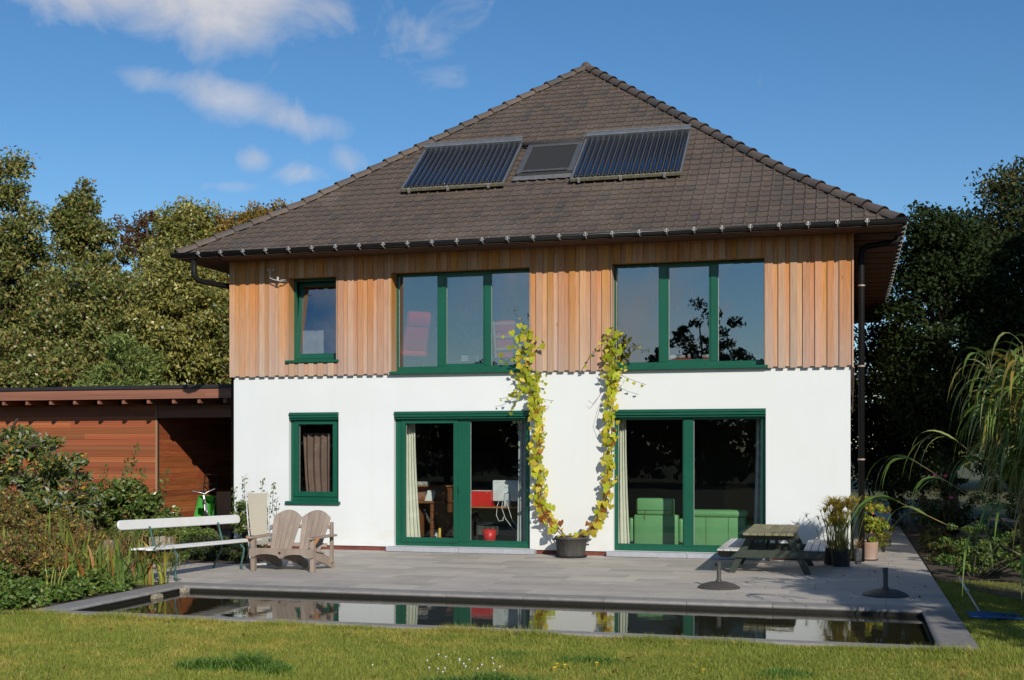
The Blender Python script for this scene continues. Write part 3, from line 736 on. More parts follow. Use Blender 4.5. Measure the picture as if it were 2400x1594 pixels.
cp(MB().box(CW + .008, CYW + .01, 2.43, -.06, CYW + .09, 2.70), 'lintel', fas_m)
cp(MB().box(CW, 6.4, 0, -.02, 6.46, 2.86), 'back_wall', dark_wood)
tag(MB().box(-3.44, 2.3, -.03, -.06, 6.38, -.004).build('carport_floor', joint_m), kind='structure')
# ------------------------------------------------------------------ helpers for furniture
def rbox(name, mat, parent, x0, y0, z0, x1, y1, z1, r=.03, T=None, seg=3):
    bm = bmesh.new(); bmesh.ops.create_cube(bm, size=1)
    for v in bm.verts: v.co = Vector(((x0 + x1) / 2 + v.co.x * (x1 - x0), (y0 + y1) / 2 + v.co.y * (y1 - y0), (z0 + z1) / 2 + v.co.z * (z1 - z0)))
    bmesh.ops.bevel(bm, geom=bm.edges[:], offset=r, segments=seg, affect='EDGES', profile=.5)
    if T is not None: bm.transform(T)
    me = bpy.data.meshes.new(name); bm.to_mesh(me); bm.free(); me.materials.append(mat)
    me.polygons.foreach_set('use_smooth', [True] * len(me.polygons))
    o = bpy.data.objects.new(name, me); col.objects.link(o); o.parent = parent; return o
def curtain(x0, x1, xb0, xb1, z0, z1, y, mat, label, folds=5, amp=.02, ys=None):
    mb = MB(); n = folds * 8; m = 8
    for j in range(m + 1):
        t = j / m; z = z1 + (z0 - z1) * t; a = x0 + (xb0 - x0) * t ** 2; b = x1 + (xb1 - x1) * t ** 2
        for i in range(n + 1):
            u = i / n; mb.v.append((a + (b - a) * u, y + amp * math.sin(u * folds * 2 * math.pi + .35 * math.sin(3 * t)) * (1 + .3 * math.sin(u * 9)) + .012 * math.sin(5 * t + u * 4), z))
    for j in range(m):
        for i in range(n): q = j * (n + 1) + i; mb.f.append((q, q + 1, q + n + 2, q + n + 1))
    o = mb.build('curtain', mat, None, True); return tag(o, label, 'curtain', 'curtains behind the windows')
cream = M('curtain_cream', (.72, .69, .56), (.66, .63, .50), .9, 6)
curtain(3.13, 3.33, 3.13, 3.43, .12, 2.30, .36, cream, 'cream curtain at the left edge of the desk room door', 4)
curtain(5.20, 5.50, 5.18, 5.52, .12, 2.30, .36, M('curtain_grey', (.42, .43, .42), (.36, .37, .36), .9, 6), 'pale grey curtain at the right edge of the desk room door', 4)
curtain(6.94, 7.07, 6.94, 7.13, .12, 2.30, .36, cream, 'cream curtain at the left edge of the green sofa door', 3)
curtain(9.20, 9.45, 9.14, 9.47, .12, 2.30, .36, MATS['curtain_grey'], 'pale grey curtain beside the green sofa at the right door edge', 4)
curtain(1.17, 1.72, 1.25, 1.70, .9, 2.05, .40, M('curtain_brown', (.20, .12, .095), (.16, .095, .075), .85, 5), 'brown curtain behind the small ground floor window', 4, .03)
# green leather armchair and sofa, backs to the glass
leather = M('green_leather', (.16, .36, .15), (.145, .33, .135), .42, 3, bump=.05, bscale=80)
ac = empty('armchair', (7.48, 1.1, .09), 0, 'green leather armchair with tall headrest behind the left glass of the right door', 'armchair')
rbox('backrest', leather, ac, -.36, -.34, .02, .40, -.12, .56, .04); rbox('headrest', leather, ac, -.31, -.36, .55, .33, -.20, .84, .045)
rbox('seat', leather, ac, -.36, -.12, .05, .40, .5, .36, .05); rbox('armrest', leather, ac, -.45, -.30, .08, -.361, .5, .50, .04); rbox('armrest', leather, ac, .401, -.30, .08, .49, .5, .50, .04)
MB().box(-.33, -.372, .635, .335, -.358, .64).build('seam', M('seam_dark', (.03, .09, .03), None, .6), ac)
MB().tube([(-.14, -.37, .63), (-.15, -.385, .56), (-.14, -.385, .50)], .006, 5).build('recline_strap', M('strap_brass', (.25, .18, .08), None, .5), ac)
sf = empty('sofa', (8.6, 1.1, .09), 0, 'wide green leather sofa behind the right glass of the right door', 'sofa')
rbox('backrest', leather, sf, -.63, -.34, .02, .42, -.12, .56, .04); rbox('top_roll', leather, sf, -.64, -.37, .52, .46, -.10, .655, .06)
rbox('seat', leather, sf, -.63, -.12, .05, .42, .55, .36, .05); rbox('armrest', leather, sf, .421, -.32, .05, .56, .55, .43, .055); rbox('armrest', leather, sf, -.70, -.28, .08, -.631, .55, .50, .03)
for x_ in (-.25, .12): MB().box(x_ - .003, -.345, .05, x_ + .003, -.338, .52).build('seam', MATS['seam_dark'], sf)
wick = M('wicker', (.24, .12, .05), (.15, .07, .03), .7, 40, bump=.6)
wc = empty('wicker_chair', (8.75, 2.6, .09), 0, 'dark wicker chair standing deep in the room behind the sofa', 'chair')
MB().prism([(-.24, 0), (.24, 0), (.27, .45), (.18, .60), (0, .65), (-.18, .60), (-.27, .45)], .05, Matrix.Translation((0, -.2, .42))).build('backrest', wick, wc)
MB().box(-.26, -.2, .36, .26, .3, .42).build('seat', wick, wc)
for sx in (-.22, .22):
    for sy in (-.15, .26): MB().tube([(sx, sy, 0), (sx, sy, .36)], .02, 6).build('leg', wick, wc)
# roll-top desk
oak = M('desk_oak', (.27, .105, .04), (.19, .07, .027), .5, 5, (1, 1, .2))
dk = empty('roll_top_desk', (3.14, 1.5, .09), 0, 'brown wooden roll top desk beside the cream curtain', 'desk')
arc = [(0, 0), (.50, 0)] + [(.50 * math.cos(a) ** .8, .24 * math.sin(a)) for a in np.linspace(.12, 1.5, 8)] + [(0, .25)]
for q, nm in ((-.40, 'left'), (.36, 'right')):
    MB().prism(arc, .04, Matrix.Translation((q, .30, .72)) @ Matrix.Rotation(R(-90), 4, 'Z') @ Matrix.Translation((0, 0, 0))).build('roll_side', oak, dk, bevel=.006)
MB().box(-.44, -.25, .68, .42, .32, .72).build('desktop', oak, dk, bevel=.006); MB().box(-.44, .12, .97, .42, .34, 1.0).build('top_shelf', oak, dk); MB().box(-.40, .30, .721, .38, .33, .969).build('back_panel', oak, dk)
for a, b in ((-.42, -.12), (.14, .40)):
    MB().box(a, -.22, .04, b, .30, .679).build('pedestal', oak, dk, bevel=.005)
    for i in range(4):
        d_ = MB().box(a + .02, -.235, .07 + i * .152, b - .02, -.221, .20 + i * .152).build('drawer', oak, dk, bevel=.004)
        MB().box((a + b) / 2 - .04, -.25, .128 + i * .152, (a + b) / 2 + .04, -.236, .142 + i * .152).build('drawer_handle', M('handle_dark', (.06, .025, .012), None, .5), d_)
paper = M('paper_white', (.75, .75, .73), None, .8)
pp = MB()
for i in range(7): pp.box(-.12, -.09, i * .009, .12, .09, i * .009 + .006, Matrix.Rotation(.25 * math.sin(i * 2.1), 4, 'Z'))
pp = pp.build('paper_stack', paper); pp.location = (2.98, 1.72, 1.092); tag(pp, 'loose stack of white papers on top of the roll top desk', 'papers')
pp = MB().quad((-.09, -.02, 0), (.07, -.02, 0), (.10, .04, .19), (-.05, .05, .19)).quad((-.06, -.05, 0), (.1, -.05, .0), (.12, -.01, .16), (-.03, .01, .17)).build('letter', paper); pp.location = (3.22, 1.42, .812); tag(pp, 'white letters leaning inside the open roll top desk', 'letters')
# work table, red box, white computer seen from behind
tb = empty('work_table', (4.62, 1.02, .09), 0, 'thin orange work table behind the right glass of the desk room door', 'table')
MB().box(-.50, -.28, .635, .72, .35, .66).build('tabletop', M('table_orange', (.42, .16, .05), (.35, .13, .04), .45, 5), tb, bevel=.004)
for sx in (-.46, .68):
    for sy in (-.24, .31): MB().tube([(sx, sy, 0), (sx, sy, .634)], .018, 6).build('leg', MATS['slot_black'], tb)
MB().box(-.46, .325, .12, .68, .34, .60).build('modesty_panel', M('panel_grey', (.07, .075, .06), None, .7), tb)
rb = empty('red_box', (4.42, .86, .752), 0, 'bright red file box on the work table beside the computer', 'box')
redp = M('red_plastic', (.62, .02, .015), (.55, .018, .014), .4, 4)
MB().box(-.21, -.10, 0, .17, .16, .27).build('body', redp, rb, bevel=.006); MB().box(-.20, -.09, .271, .16, .15, .278).build('paper_sheet', paper, rb)
MB().lathe([(.0, 0), (.012, 0), (.012, .01), (0, .012)], (.10, -.103, .235), 8).build('knob', M('knob_brass', (.5, .35, .1), None, .4), rb)
wp = M('white_plastic', (.74, .75, .74), None, .35)
cm = empty('computer', (4.84, .90, .752), R(3), 'white desktop computer seen from behind on the work table', 'computer')
rbox('casing', wp, cm, -.25, -.03, .09, .27, .03, .46, .02); MB().prism([(-.06, .0), (.06, .0), (.045, .24), (-.045, .24)], .02, Matrix.Translation((.02, -.055, 0))).build('stand', M('stand_grey', (.55, .56, .56), None, .4), cm, bevel=.004)
MB().box(-.06, -.055, 0, .10, .08, .008).build('foot', MATS['stand_grey'], cm); MB().box(-.23, -.034, .425, .25, -.0305, .432).build('vent', MATS['stand_grey'], cm)
MB().tube([(.02, -.055, .10), (.02, -.058, .10)], .013, 10).build('cable_hole', MATS['slot_black'], cm)
fc = bpy.data.curves.new('lettering', 'FONT'); fc.body = 'iMac'; fc.size = .055; fc.extrude = .0008; fc.align_x = 'CENTER'
fc.materials.append(M('letter_grey', (.50, .51, .51), None, .4)); ft0 = bpy.data.objects.new('lettering_curve', fc); col.objects.link(ft0); bpy.context.view_layer.update()
lme = bpy.data.meshes.new_from_object(ft0); bpy.data.objects.remove(ft0); ft = bpy.data.objects.new('lettering', lme); col.objects.link(ft); ft.parent = cm; ft.location = (.02, -.0325, .32); ft.rotation_euler = (R(90), 0, 0)
cb = MB()
for i, p in enumerate([[(4.71, .86, .84), (4.70, .78, .76), (4.71, .70, .60), (4.76, .70, .50), (4.83, .71, .52), (4.83, .72, .58)], [(4.78, .85, .84), (4.80, .72, .74), (4.88, .68, .55), (5.0, .68, .40), (5.12, .70, .28)], [(4.88, .84, .85), (4.92, .70, .76), (5.0, .66, .55), (5.10, .66, .40), (5.13, .68, .2)]]):
    tag(MB().tube(p, .006, 5).build('cable', wp, None, True), ['white cable curling below the computer', 'middle white cable hanging from the computer', 'right hand white cable hanging from the computer'][i], 'cable')
bn = MB().lathe([(.0, 0), (.095, 0), (.125, .26), (.118, .26), (.09, .012), (0, .012)], (0, 0, 0), 20).build('waste_bin', redp, None, True); bn.location = (4.58, .72, .09); tag(bn, 'red waste bin on the floor under the work table', 'bin')
bs = empty('basket', (3.62, 1.12, .09), .3, 'tall wicker basket on the floor between desk and door post', 'basket')
MB().lathe([(.0, 0), (.11, 0), (.15, .5), (.14, .5), (.10, .02), (0, .02)], (0, 0, 0), 4).build('body', wick, bs); MB().lathe([(.16, .50), (.16, .53), (.13, .53), (.13, .50)], (0, 0, 0), 4).build('rim', wick, bs)
ty = empty('toy_tractor', (3.72, .75, .09), .4, 'small red and yellow toy tractor on the room floor', 'toy')
MB().box(-.08, -.04, .06, .10, .04, .11).build('body', redp, ty, bevel=.01); MB().box(-.09, -.03, .11, -.05, .03, .27).build('seat_post', M('toy_yellow', (.75, .45, .03), None, .45), ty)
for p in ((-.05, -.06), (-.05, .05), (.09, -.05), (.09, .05)): MB().tube([(p[0], p[1], .05), (p[0], p[1] + .015, .05)], .05, 12).build('wheel', redp, ty)
ty = MB().box(-.16, -.10, 0, .16, .10, .05).box(-.15, -.09, .051, .15, .09, .055).build('toy_crate', M('toy_blue', (.03, .12, .32), None, .5)); ty.location = (3.52, .75, .09); tag(ty, 'flat blue toy crate on the floor by the door', 'crate')
ty = rbox('toy_block', M('toy_green', (.05, .35, .08), None, .5), None, -.06, -.05, 0, .06, .05, .07, .015); ty.location = (3.79, .62, .09); tag(ty, 'green toy block on the floor by the door', 'toy')
hp_ = MB().lathe([(0, .0), (.07, 0), (.08, .1), (.05, .16), (0, .17)], (0, 0, 0), 12).build('toy_helmet', wp, None, True); hp_.location = (3.50, 1.1, .09); tag(hp_, 'white rounded toy on the floor in front of the desk', 'toy')
# upper rooms
redc = M('red_cushion', (.72, .035, .045), (.62, .03, .038), .8, 6, bump=.2)
birch = M('birch_frame', (.62, .42, .22), (.55, .36, .18), .5, 6)
def lounge_chair(loc, rz, label, tilt, fr=None, sh=.045):
    fr = fr or birch
    c = empty('lounge_chair', loc, rz, label, 'armchair', 'red lounge chairs upstairs'); T = Matrix.Translation((0, .25, .33)) @ Matrix.Rotation(R(-tilt), 4, 'X')
    rbox('back_cushion', redc, c, -.24, -.09, 0, .24, .0, .56, .04, T); rbox('head_cushion', redc, c, -.24, -.12, .38, .24, .02, .60, .05, T)
    rbox('seat_cushion', redc, c, -.24, -.35, .26, .24, .26, .36, .04)
    for sx in (-.26, .23) if sh > .02 else (): MB().box(sx, .001, -.05, sx + .03, .035, .60, T).build('back_post', fr, c, bevel=.004)
    for z_ in (.08, .30, .53) if sh > .02 else (): MB().box(-.23, .002, z_, .23, .03, z_ + sh, T).build('back_slat', fr, c, bevel=.004)
    for sx in (-.30, .27):
        MB().tube([(sx, .32, .02), (sx, -.30, .02), (sx, -.38, .08), (sx, -.34, .30), (sx, -.20, .44), (sx, .25, .42)], .02, 6).build('arm_frame', fr, c, True)
    return c
lounge_chair((3.02, 1.0, 3.092), R(222), 'red cushioned lounge chair turned sideways behind the left upper glass', 26, MATS['handle_dark'], .018).scale = (1.25, 1.25, 1.22)
lounge_chair((4.96, 1.0, 3.092), R(178), 'red cushioned lounge chair seen from behind beside the climbing vine', 12).scale = (1.05, 1.05, .98)
shelf_m = M('shelf_grey', (.16, .16, .16), None, .7)
bk = empty('bookcase', (3.2, 4.85, 3.092), 0, 'tall bookcase against the rear wall upstairs', 'bookcase')
for x_ in (-.55, .53): MB().box(x_, 0, 0, x_ + .02, .24, 1.85).build('side_panel', shelf_m, bk)
for i in range(6): MB().box(-.53, 0, .05 + i * .34, .53, .24, .07 + i * .34).build('shelf', shelf_m, bk)
bq = random.Random(3)
for i in range(5):
    x_ = -.5
    while x_ < .46:
        w_ = bq.uniform(.03, .06); h_ = bq.uniform(.19, .29)
        if bq.random() < .4:
            o = MB().box(0, 0, 0, w_, .17, h_).build('book', M('book_%d' % bq.randrange(5), [(.5, .48, .42), (.25, .1, .08), (.12, .2, .3), (.55, .5, .3), (.2, .25, .2)][bq.randrange(5)], None, .7)); o.location = (3.2 + x_, 4.88, 3.092 + .071 + i * .34)
            tag(o, 'upright book on a bookcase shelf upstairs', 'book', 'books on the bookcase')
        x_ += w_ + .004
lt = empty('low_table', (4.1, 1.15, 3.092), 0, 'low dark table behind the middle upper glass', 'table')
MB().box(-.3, -.2, .22, .3, .2, .245).build('tabletop', MATS['handle_dark'], lt)
for sx in (-.27, .25):
    for sy in (-.17, .15): MB().box(sx, sy, 0, sx + .03, sy + .03, .219).build('leg', MATS['handle_dark'], lt)
tr = MB()
for i in range(3): tr.box(-.14, -.10, .0 + i * .034, .14, .10, .022 + i * .034)
tr = tr.build('paper_tray', wp, None, bevel=.006); tr.location = (4.1, 1.1, 3.34); tag(tr, 'stack of white paper trays on the low upstairs table', 'trays')
hm = MB(); n = 10
for i in range(n + 1):
    u = i / n; x_ = -.32 + .64 * u; sg = .08 * (2 * u - 1) ** 2
    for j in range(5): hm.v.append((x_, -.10 + .05 * j, -.02 * math.sin(j / 4 * math.pi) + sg + .05 * u + (.10 * (1 - j / 4)) * u))
for i in range(n):
    for j in range(4): q = i * 5 + j; hm.f.append((q, q + 1, q + 6, q + 5))
hmk = empty('hammock', (7.72, 1.25, 4.10), 0, 'small blue striped hanging cloth behind the upper right window', 'hammock')
hm.build('cloth', M('blue_cloth', (.16, .32, .62), (.55, .62, .70), .8, 12, (0, 1, 6), contrast=(.55, .6)), hmk, True)
for x_ in (-.32, .32): MB().tube([(x_, 0, .10), (x_ * 1.15, 0, .94)], .005, 5).build('cord', cream, hmk)
rl = empty('window_bench', (8.08, .85, 3.092), 0, 'red bench with white toys under the upper right window', 'bench')
rbox('seat', redc, rl, -.42, -.15, .0, .42, .15, .2, .03)
wt = MB()
for x_, w_ in ((-.34, .10), (-.2, .12), (-.04, .05), (.06, .06), (.2, .16)): wt.box(x_, -.1, 0, x_ + w_, -.02, .05 if w_ > .08 else .07)
for i, (x_, w_) in enumerate(((-.34, .10), (-.2, .12), (-.04, .05), (.06, .06), (.2, .16))):
    o = rbox('toy_box', wp, None, 0, 0, 0, w_, .08, .05 if w_ > .08 else .07, .012); o.location = (8.08 + x_, .75, 3.293); tag(o, 'small white toy box on the red window bench', 'toy', 'white boxes on the window bench')
cb_ = empty('white_cabinet', (1.35, 1.5, 3.092), 0, 'white cabinet with sloping side behind the tilted window', 'cabinet')
MB().prism([(-.55, 0), (.16, 0), (.16, .75), (-.08, 1.05), (-.55, 1.05)], .5, Matrix.Translation((0, -.35, 0))).build('body', wp, cb_, bevel=.006); MB().box(-.56, .16, .0, -.05, .6, 1.7).build('tall_unit', wp, cb_)
MB().box(-.05, -.354, .05, -.045, -.349, 1.0).build('door_gap', MATS['stand_grey'], cb_)

# ------------------------------------------------------------------ garden furniture
white_paint = M('white_bench_paint', (.80, .80, .78), (.76, .755, .73), .5, 5, c3=(.72, .70, .64), bump=.1)
cast_m = M('green_cast_iron', (.05, .13, .11), (.035, .09, .08), .55, 14, bump=.2)
bench = empty('garden_bench', (1.83, -4.48, 0), R(87), 'white slatted garden bench with green cast iron legs at the pool end', 'bench')
bench.rotation_euler = (0, R(1.4), R(87))
def stadium(L, h, n=8):
    r = h / 2; p = []
    for i in range(n + 1): a = -math.pi / 2 + math.pi * i / n; p.append((L / 2 - r + r * math.cos(a), r * math.sin(a)))
    for i in range(n + 1): a = math.pi / 2 + math.pi * i / n; p.append((-L / 2 + r + r * math.cos(a), r * math.sin(a)))
    return p
MB().prism(stadium(2.98, .13), .032, Matrix.Translation((.0, .20, .735)) @ Matrix.Rotation(R(-10), 4, 'X')).build('backrest', white_paint, bench, bevel=.008)
for y_, z_ in ((-.24, .412), (-.12, .418), (.0, .41)):
    mb = MB(); p = stadium(2.86, .105)
    mb.prism(p, .028, Matrix.Translation((0, y_ + .05, z_)) @ Matrix.Rotation(R(90), 4, 'X')); mb.build('seat_slat', white_paint, bench, bevel=.006)
for x_ in (-.84, .84):
    lg = MB().tube([(x_, -.26, .0), (x_, -.235, .03), (x_, -.22, .12), (x_, -.25, .24), (x_, -.26, .33), (x_, -.20, .385), (x_, .02, .38), (x_, .10, .41)], [.022, .018, .014, .014, .017, .018, .016, .016], 8)
    lg.tube([(x_, .28, .0), (x_, .25, .03), (x_, .20, .15), (x_, .12, .30), (x_, .10, .42), (x_, .15, .58), (x_, .185, .70)], [.022, .018, .014, .016, .017, .014, .014], 8)
    lg.build('leg', cast_m, bench, True)
    for y_ in (-.27, .29): MB().box(x_ - .03, y_ - .035, 0, x_ + .03, y_ + .035, .014).build('foot', cast_m, bench, bevel=.004)
grey_teak = M('weathered_teak', (.36, .285, .225), (.27, .21, .165), .75, 5, (1.2, 1.2, .25), vary=.13, bump=.25, bscale=30)
ad = empty('double_garden_seat', (2.83, -3.5, 0), 0, 'weathered wooden double garden seat with two fan backs', 'garden seat')
for sx in (-1, 1):
    MB().box(sx * .465 - .03, -.34, 0, sx * .465 + .03, -.25, .50).build('front_leg', grey_teak, ad, bevel=.006)
    MB().box(sx * .45 - .02, .36, .08, sx * .45 + .02, .43, .68).build('rear_post', grey_teak, ad, bevel=.006)
    arm = [(-.06, -.40), (-.03, -.43), (.04, -.43), (.07, -.40), (.07, .0), (.04, .36), (.02, .42), (-.04, .42), (-.05, .2)]
    MB().prism([(sx * x_, y_) for x_, y_ in arm], .026, Matrix.Translation((sx * .47, 0, .50)) @ Matrix.Rotation(R(-90), 4, 'X') @ Matrix.Scale(-1, 4, (0, 0, 1))).build('armrest', grey_teak, ad, bevel=.005)
    MB().prism([(0, 0), (.085, .13), (0, .13)], .022, Matrix.Translation((sx * .495, -.30, .37)) @ Matrix.Rotation(R(0 if sx > 0 else 180), 4, 'Z')).build('arm_bracket', M('raw_teak', (.45, .22, .09), None, .6), ad)
apr = [(-.50, .33), (-.50, .215)]
for cx_ in (-.23, .23): apr += [(cx_ + .2 * math.cos(a), .20 + .055 * math.sin(a)) for a in np.linspace(math.pi, 0, 9)]
apr += [(.50, .215), (.50, .33)]
fb = MB().prism(apr, .028, Matrix.Translation((0, -.369, 0))).build('front_board', grey_teak, ad)
MB().tube([(-.02, -.371, .272), (-.02, -.366, .272)], .02, 12).build('wood_plug', MATS['handle_dark'], fb)
for x_ in (-.43, 0, .43):
    MB().prism([(-.33, .20), (-.33, .31), (-.1, .29), (.25, .20), (.50, .10), (.54, .03), (.52, .0), (.42, .0), (.1, .10)], .03, Matrix.Translation((x_ + .015, 0, 0)) @ Matrix.Rotation(R(90), 4, 'Z')).build('stringer', grey_teak, ad, bevel=.005)
for i in range(5):
    y_ = -.335 + i * .088; MB().box(-.47, 0, 0, .47, .082, .022, Matrix.Translation((0, y_, .315 - .016 * i)) @ Matrix.Rotation(R(-9), 4, 'X')).build('seat_slat', grey_teak, ad, bevel=.004)
Tb = Matrix.Translation((0, .06, .235)) @ Matrix.Rotation(R(-27), 4, 'X')
for cx_ in (-.225, .235):
    for i in range(5):
        u = i - 2; xb, xt = cx_ + u * .064, cx_ + u * .092
        w0, w1 = .029, .0445; zt = lambda q: .70 - 2.3 * (q - cx_) ** 2
        top = [(q, zt(q)) for q in (xt + w1, xt + w1 * .4, xt - w1 * .4, xt - w1)]
        MB().prism([(xb - w0, 0), (xb + w0, 0)] + top, .02, Tb).build('back_slat', grey_teak, ad, bevel=.004)
for z_, hh in ((.12, .06), (.42, .05)): MB().box(-.46, .021, z_, .48, .045, z_ + hh, Tb).build('back_rail', grey_teak, ad)
tubem = M('white_tube', (.62, .62, .60), None, .4); mesh_m = M('beige_sling', (.42, .385, .30), (.38, .345, .27), .8, 90, bump=.3)
lo = empty('recliner', (1.86, -2.62, 0), R(34), 'reclining garden chair with beige sling back against the laurel', 'garden chair')
Tb = Matrix.Translation((0, .10, .42)) @ Matrix.Rotation(R(-17), 4, 'X')
bk_ = MB(); n = 10
for i in range(n + 1):
    t = i / n; w_ = .155 - .03 * (1 - t)
    for j in range(5): u = j / 4 * 2 - 1; bk_.v.append(tuple(Tb @ Vector((u * w_, .02 * (1 - u * u) + .03 * math.sin(t * 3.1), .68 * t))))
for i in range(n):
    for j in range(4): q = i * 5 + j; bk_.f.append((q, q + 1, q + 6, q + 5))
bk_.build('back_sling', mesh_m, lo, True)
for sx in (-1, 1):
    MB().tube([tuple(Tb @ Vector((sx * .15, .01, -.04))), tuple(Tb @ Vector((sx * .165, .03, .3))), tuple(Tb @ Vector((sx * .175, .02, .66))), tuple(Tb @ Vector((sx * .14, .0, .70)))], .011, 7).build('back_tube', tubem, lo, True)
    MB().tube([(sx * .19, .20, .50), (sx * .2, -.05, .54), (sx * .2, -.28, .52), (sx * .19, -.36, .30), (sx * .19, .12, .0)], .011, 7).build('leg_tube', tubem, lo, True)
    MB().tube([(sx * .18, -.40, .0), (sx * .18, .0, .34), (sx * .18, .16, .42)], .011, 7).build('leg_tube', tubem, lo, True)
    MB().box(sx * .2 - .022, -.30, .545, sx * .2 + .022, .18, .565).build('armrest', M('armrest_tan', (.46, .36, .25), None, .6), lo, bevel=.005)
MB().tube([(-.17, -.40, .012), (.17, -.40, .012)], .011, 7).build('foot_tube', tubem, lo)
st_ = MB(); n = 8
for i in range(n + 1):
    t = i / n
    for u in (-1, 0, 1): st_.v.append((u * .16, .12 - .62 * t, .40 - .05 * math.sin(t * 3.1) - .08 * t))
for i in range(n):
    for j in range(2): q = i * 3 + j; st_.f.append((q, q + 1, q + 4, q + 3))
st_.build('seat_sling', mesh_m, lo, True)
# picnic table
mossy = M('mossy_planks', (.27, .235, .135), (.17, .16, .085), .85, 7, (1.5, .4, 1), vary=.2, bump=.5, bscale=30, c3=(.30, .29, .16))
bpaint = M('flaking_white_paint', (.70, .70, .70), (.60, .60, .60), .6, 9, (1, .3, 1), vary=.05, bump=.2, c3=(.5, .47, .42))
dgreen = M('dark_green_stain', (.022, .036, .026), (.04, .05, .035), .6, 6, bump=.2, c3=(.06, .07, .05))
pt_ = empty('picnic_table', (9.575, -1.5, 0), 0, 'picnic table with mossy top and white benches on dark green legs', 'picnic table')
for i in range(7): MB().box(-.345 + i * .0995, -1.02 - .01 * (i % 2), .555, -.345 + i * .0995 + .093, 1.08 + .008 * (i % 3), .59).build('table_plank', mossy, pt_, bevel=.005)
for sx, x0 in ((-1, -.70), (1, .475)):
    for i in range(3): MB().box(x0 + i * .098, -1.06 if sx < 0 else -.78, .335, x0 + i * .098 + .09, 1.1, .36).build('bench_plank', bpaint, pt_, bevel=.005)
for y_ in (-.72, .62):
    MB().box(-.33, y_, .475, .33, y_ + .045, .554).build('top_batten', dgreen, pt_, bevel=.005)
    MB().prism([(-.72, .25), (-.66, .25 - .03), (.70, .22), (.76, .25), (.76, .334), (-.72, .334)], .04, Matrix.Translation((0, y_ - .041, 0))).build('cross_beam', dgreen, pt_, bevel=.005)
    for sx in (-1, 1): MB().hexa([(sx * .20, y_ + .001, .55), (sx * .30, y_ + .001, .55), (sx * .30, y_ + .044, .55), (sx * .20, y_ + .044, .55)][::1] + [(sx * .48, y_ + .001, .0), (sx * .58, y_ + .001, .0), (sx * .58, y_ + .044, .0), (sx * .48, y_ + .044, .0)]).build('leg', dgreen, pt_, bevel=.004)
for sx in (-1, 1): MB().bar((sx * .04, -.69 if sx < 0 else .62, .28), (sx * .04, -.05, .54), .04, .07).build('brace', dgreen, pt_)
# parasol bases
pb_m = M('cast_base', (.075, .066, .058), (.055, .05, .045), .55, 20, bump=.3)
def parasol_base(loc, label):
    c = empty('parasol_base', loc, rnd.uniform(0, 3), label, 'parasol base', 'parasol bases on the patio')
    d = MB(); nr = 48; prof = [(.265, 0), (.27, .008), (.255, .02), (.20, .048), (.12, .072), (.05, .082)]
    for k, (r_, z_) in enumerate(prof):
        for j in range(nr): a = 2 * math.pi * j / nr; d.v.append((r_ * math.cos(a), r_ * math.sin(a), z_ + (.003 if j % 2 and 1 < k < 5 else 0)))
    for k in range(len(prof) - 1):
        for j in range(nr): d.f.append((k * nr + j, k * nr + (j + 1) % nr, (k + 1) * nr + (j + 1) % nr, (k + 1) * nr + j))
    d.f.append(tuple(5 * nr + j for j in range(nr))); d.build('disc', pb_m, c)
    MB().lathe([(.04, .08), (.04, .10), (.028, .11), (.028, .335), (.022, .335), (.022, .15)], (0, 0, 0), 16).build('tube', pb_m, c, True)
    MB().tube([(.028, 0, .29), (.05, 0, .29)], .008, 8).tube([(.05, 0, .29), (.062, 0, .29)], .017, 8).build('knob', MATS['slot_black'], c)
parasol_base((9.07, -4.19, 0), 'round brown parasol base with short tube standing in the sun')
parasol_base((11.08, -4.48, 0), 'round dark parasol base with short tube in the shade by the lawn')
# pots
barrel_m = M('barrel_black', (.045, .042, .038), (.09, .085, .075), .8, 9, (1, 1, .25), bump=.4)
bp = empty('planter', (6.29, -.36, 0), 0, 'black weathered barrel planter under the climbing vine', 'planter')
MB().lathe([(.225, .03), (.262, .335), (.272, .335), (.272, .30), (.262, .298)], (0, 0, 0), 28).lathe([(.25, .335), (.255, .335), (.235, .28), (0, .28)], (0, 0, 0), 28).build('tub', barrel_m, bp, True)
MB().lathe([(.0, 0), (.25, 0), (.265, .03), (.25, .03), (.24, .012), (0, .012)], (0, 0, 0), 28).build('saucer', MATS['slot_black'], bp, True)
MB().lathe([(0, .305), (.235, .300)], (0, 0, 0), 20).build('soil', soil, bp)
for sx in (-1, 1): MB().tube([(sx * .258, -.05, .29), (sx * .30, -.04, .28), (sx * .30, .04, .28), (sx * .258, .05, .29)], .012, 6).build('handle', barrel_m, bp, True)
black_p = M('black_plastic', (.012, .012, .013), (.02, .02, .02), .5, 8)
def pot(name, loc, r0, r1, h, mat, label, ridges=()):
    c = empty(name, loc, 0, label, 'pot', None)
    pr_ = [(0, 0), (r0, 0)]
    for k in range(9):
        t = k / 8; pr_.append((r0 + (r1 - r0) * t + (.004 if k in ridges else 0), h * t))
    pr_ += [(r1 - .012, h), (r1 - .02, h - .03)]
    MB().lathe(pr_, (0, 0, 0), 24).build('body', mat, c, True); MB().lathe([(0, h - .03), (r1 - .016, h - .03)], (0, 0, 0), 20).build('soil', soil, c)
    return c
pot('plant_pot', (10.54, -.84, 0), .125, .155, .255, black_p, 'black plastic pot holding the papyrus plants')
pot('plant_pot', (10.40, -.55, 0), .11, .13, .24, black_p, 'second black pot half hidden behind the papyrus pot')
pot('plant_pot', (10.79, -.34, 0), .05, .062, .24, M('grey_pot', (.12, .12, .115), None, .6), 'narrow grey pot beside the downpipe')
terr = M('terracotta', (.36, .24, .175), (.30, .19, .14), .8, 8, bump=.2, c3=(.40, .31, .25))
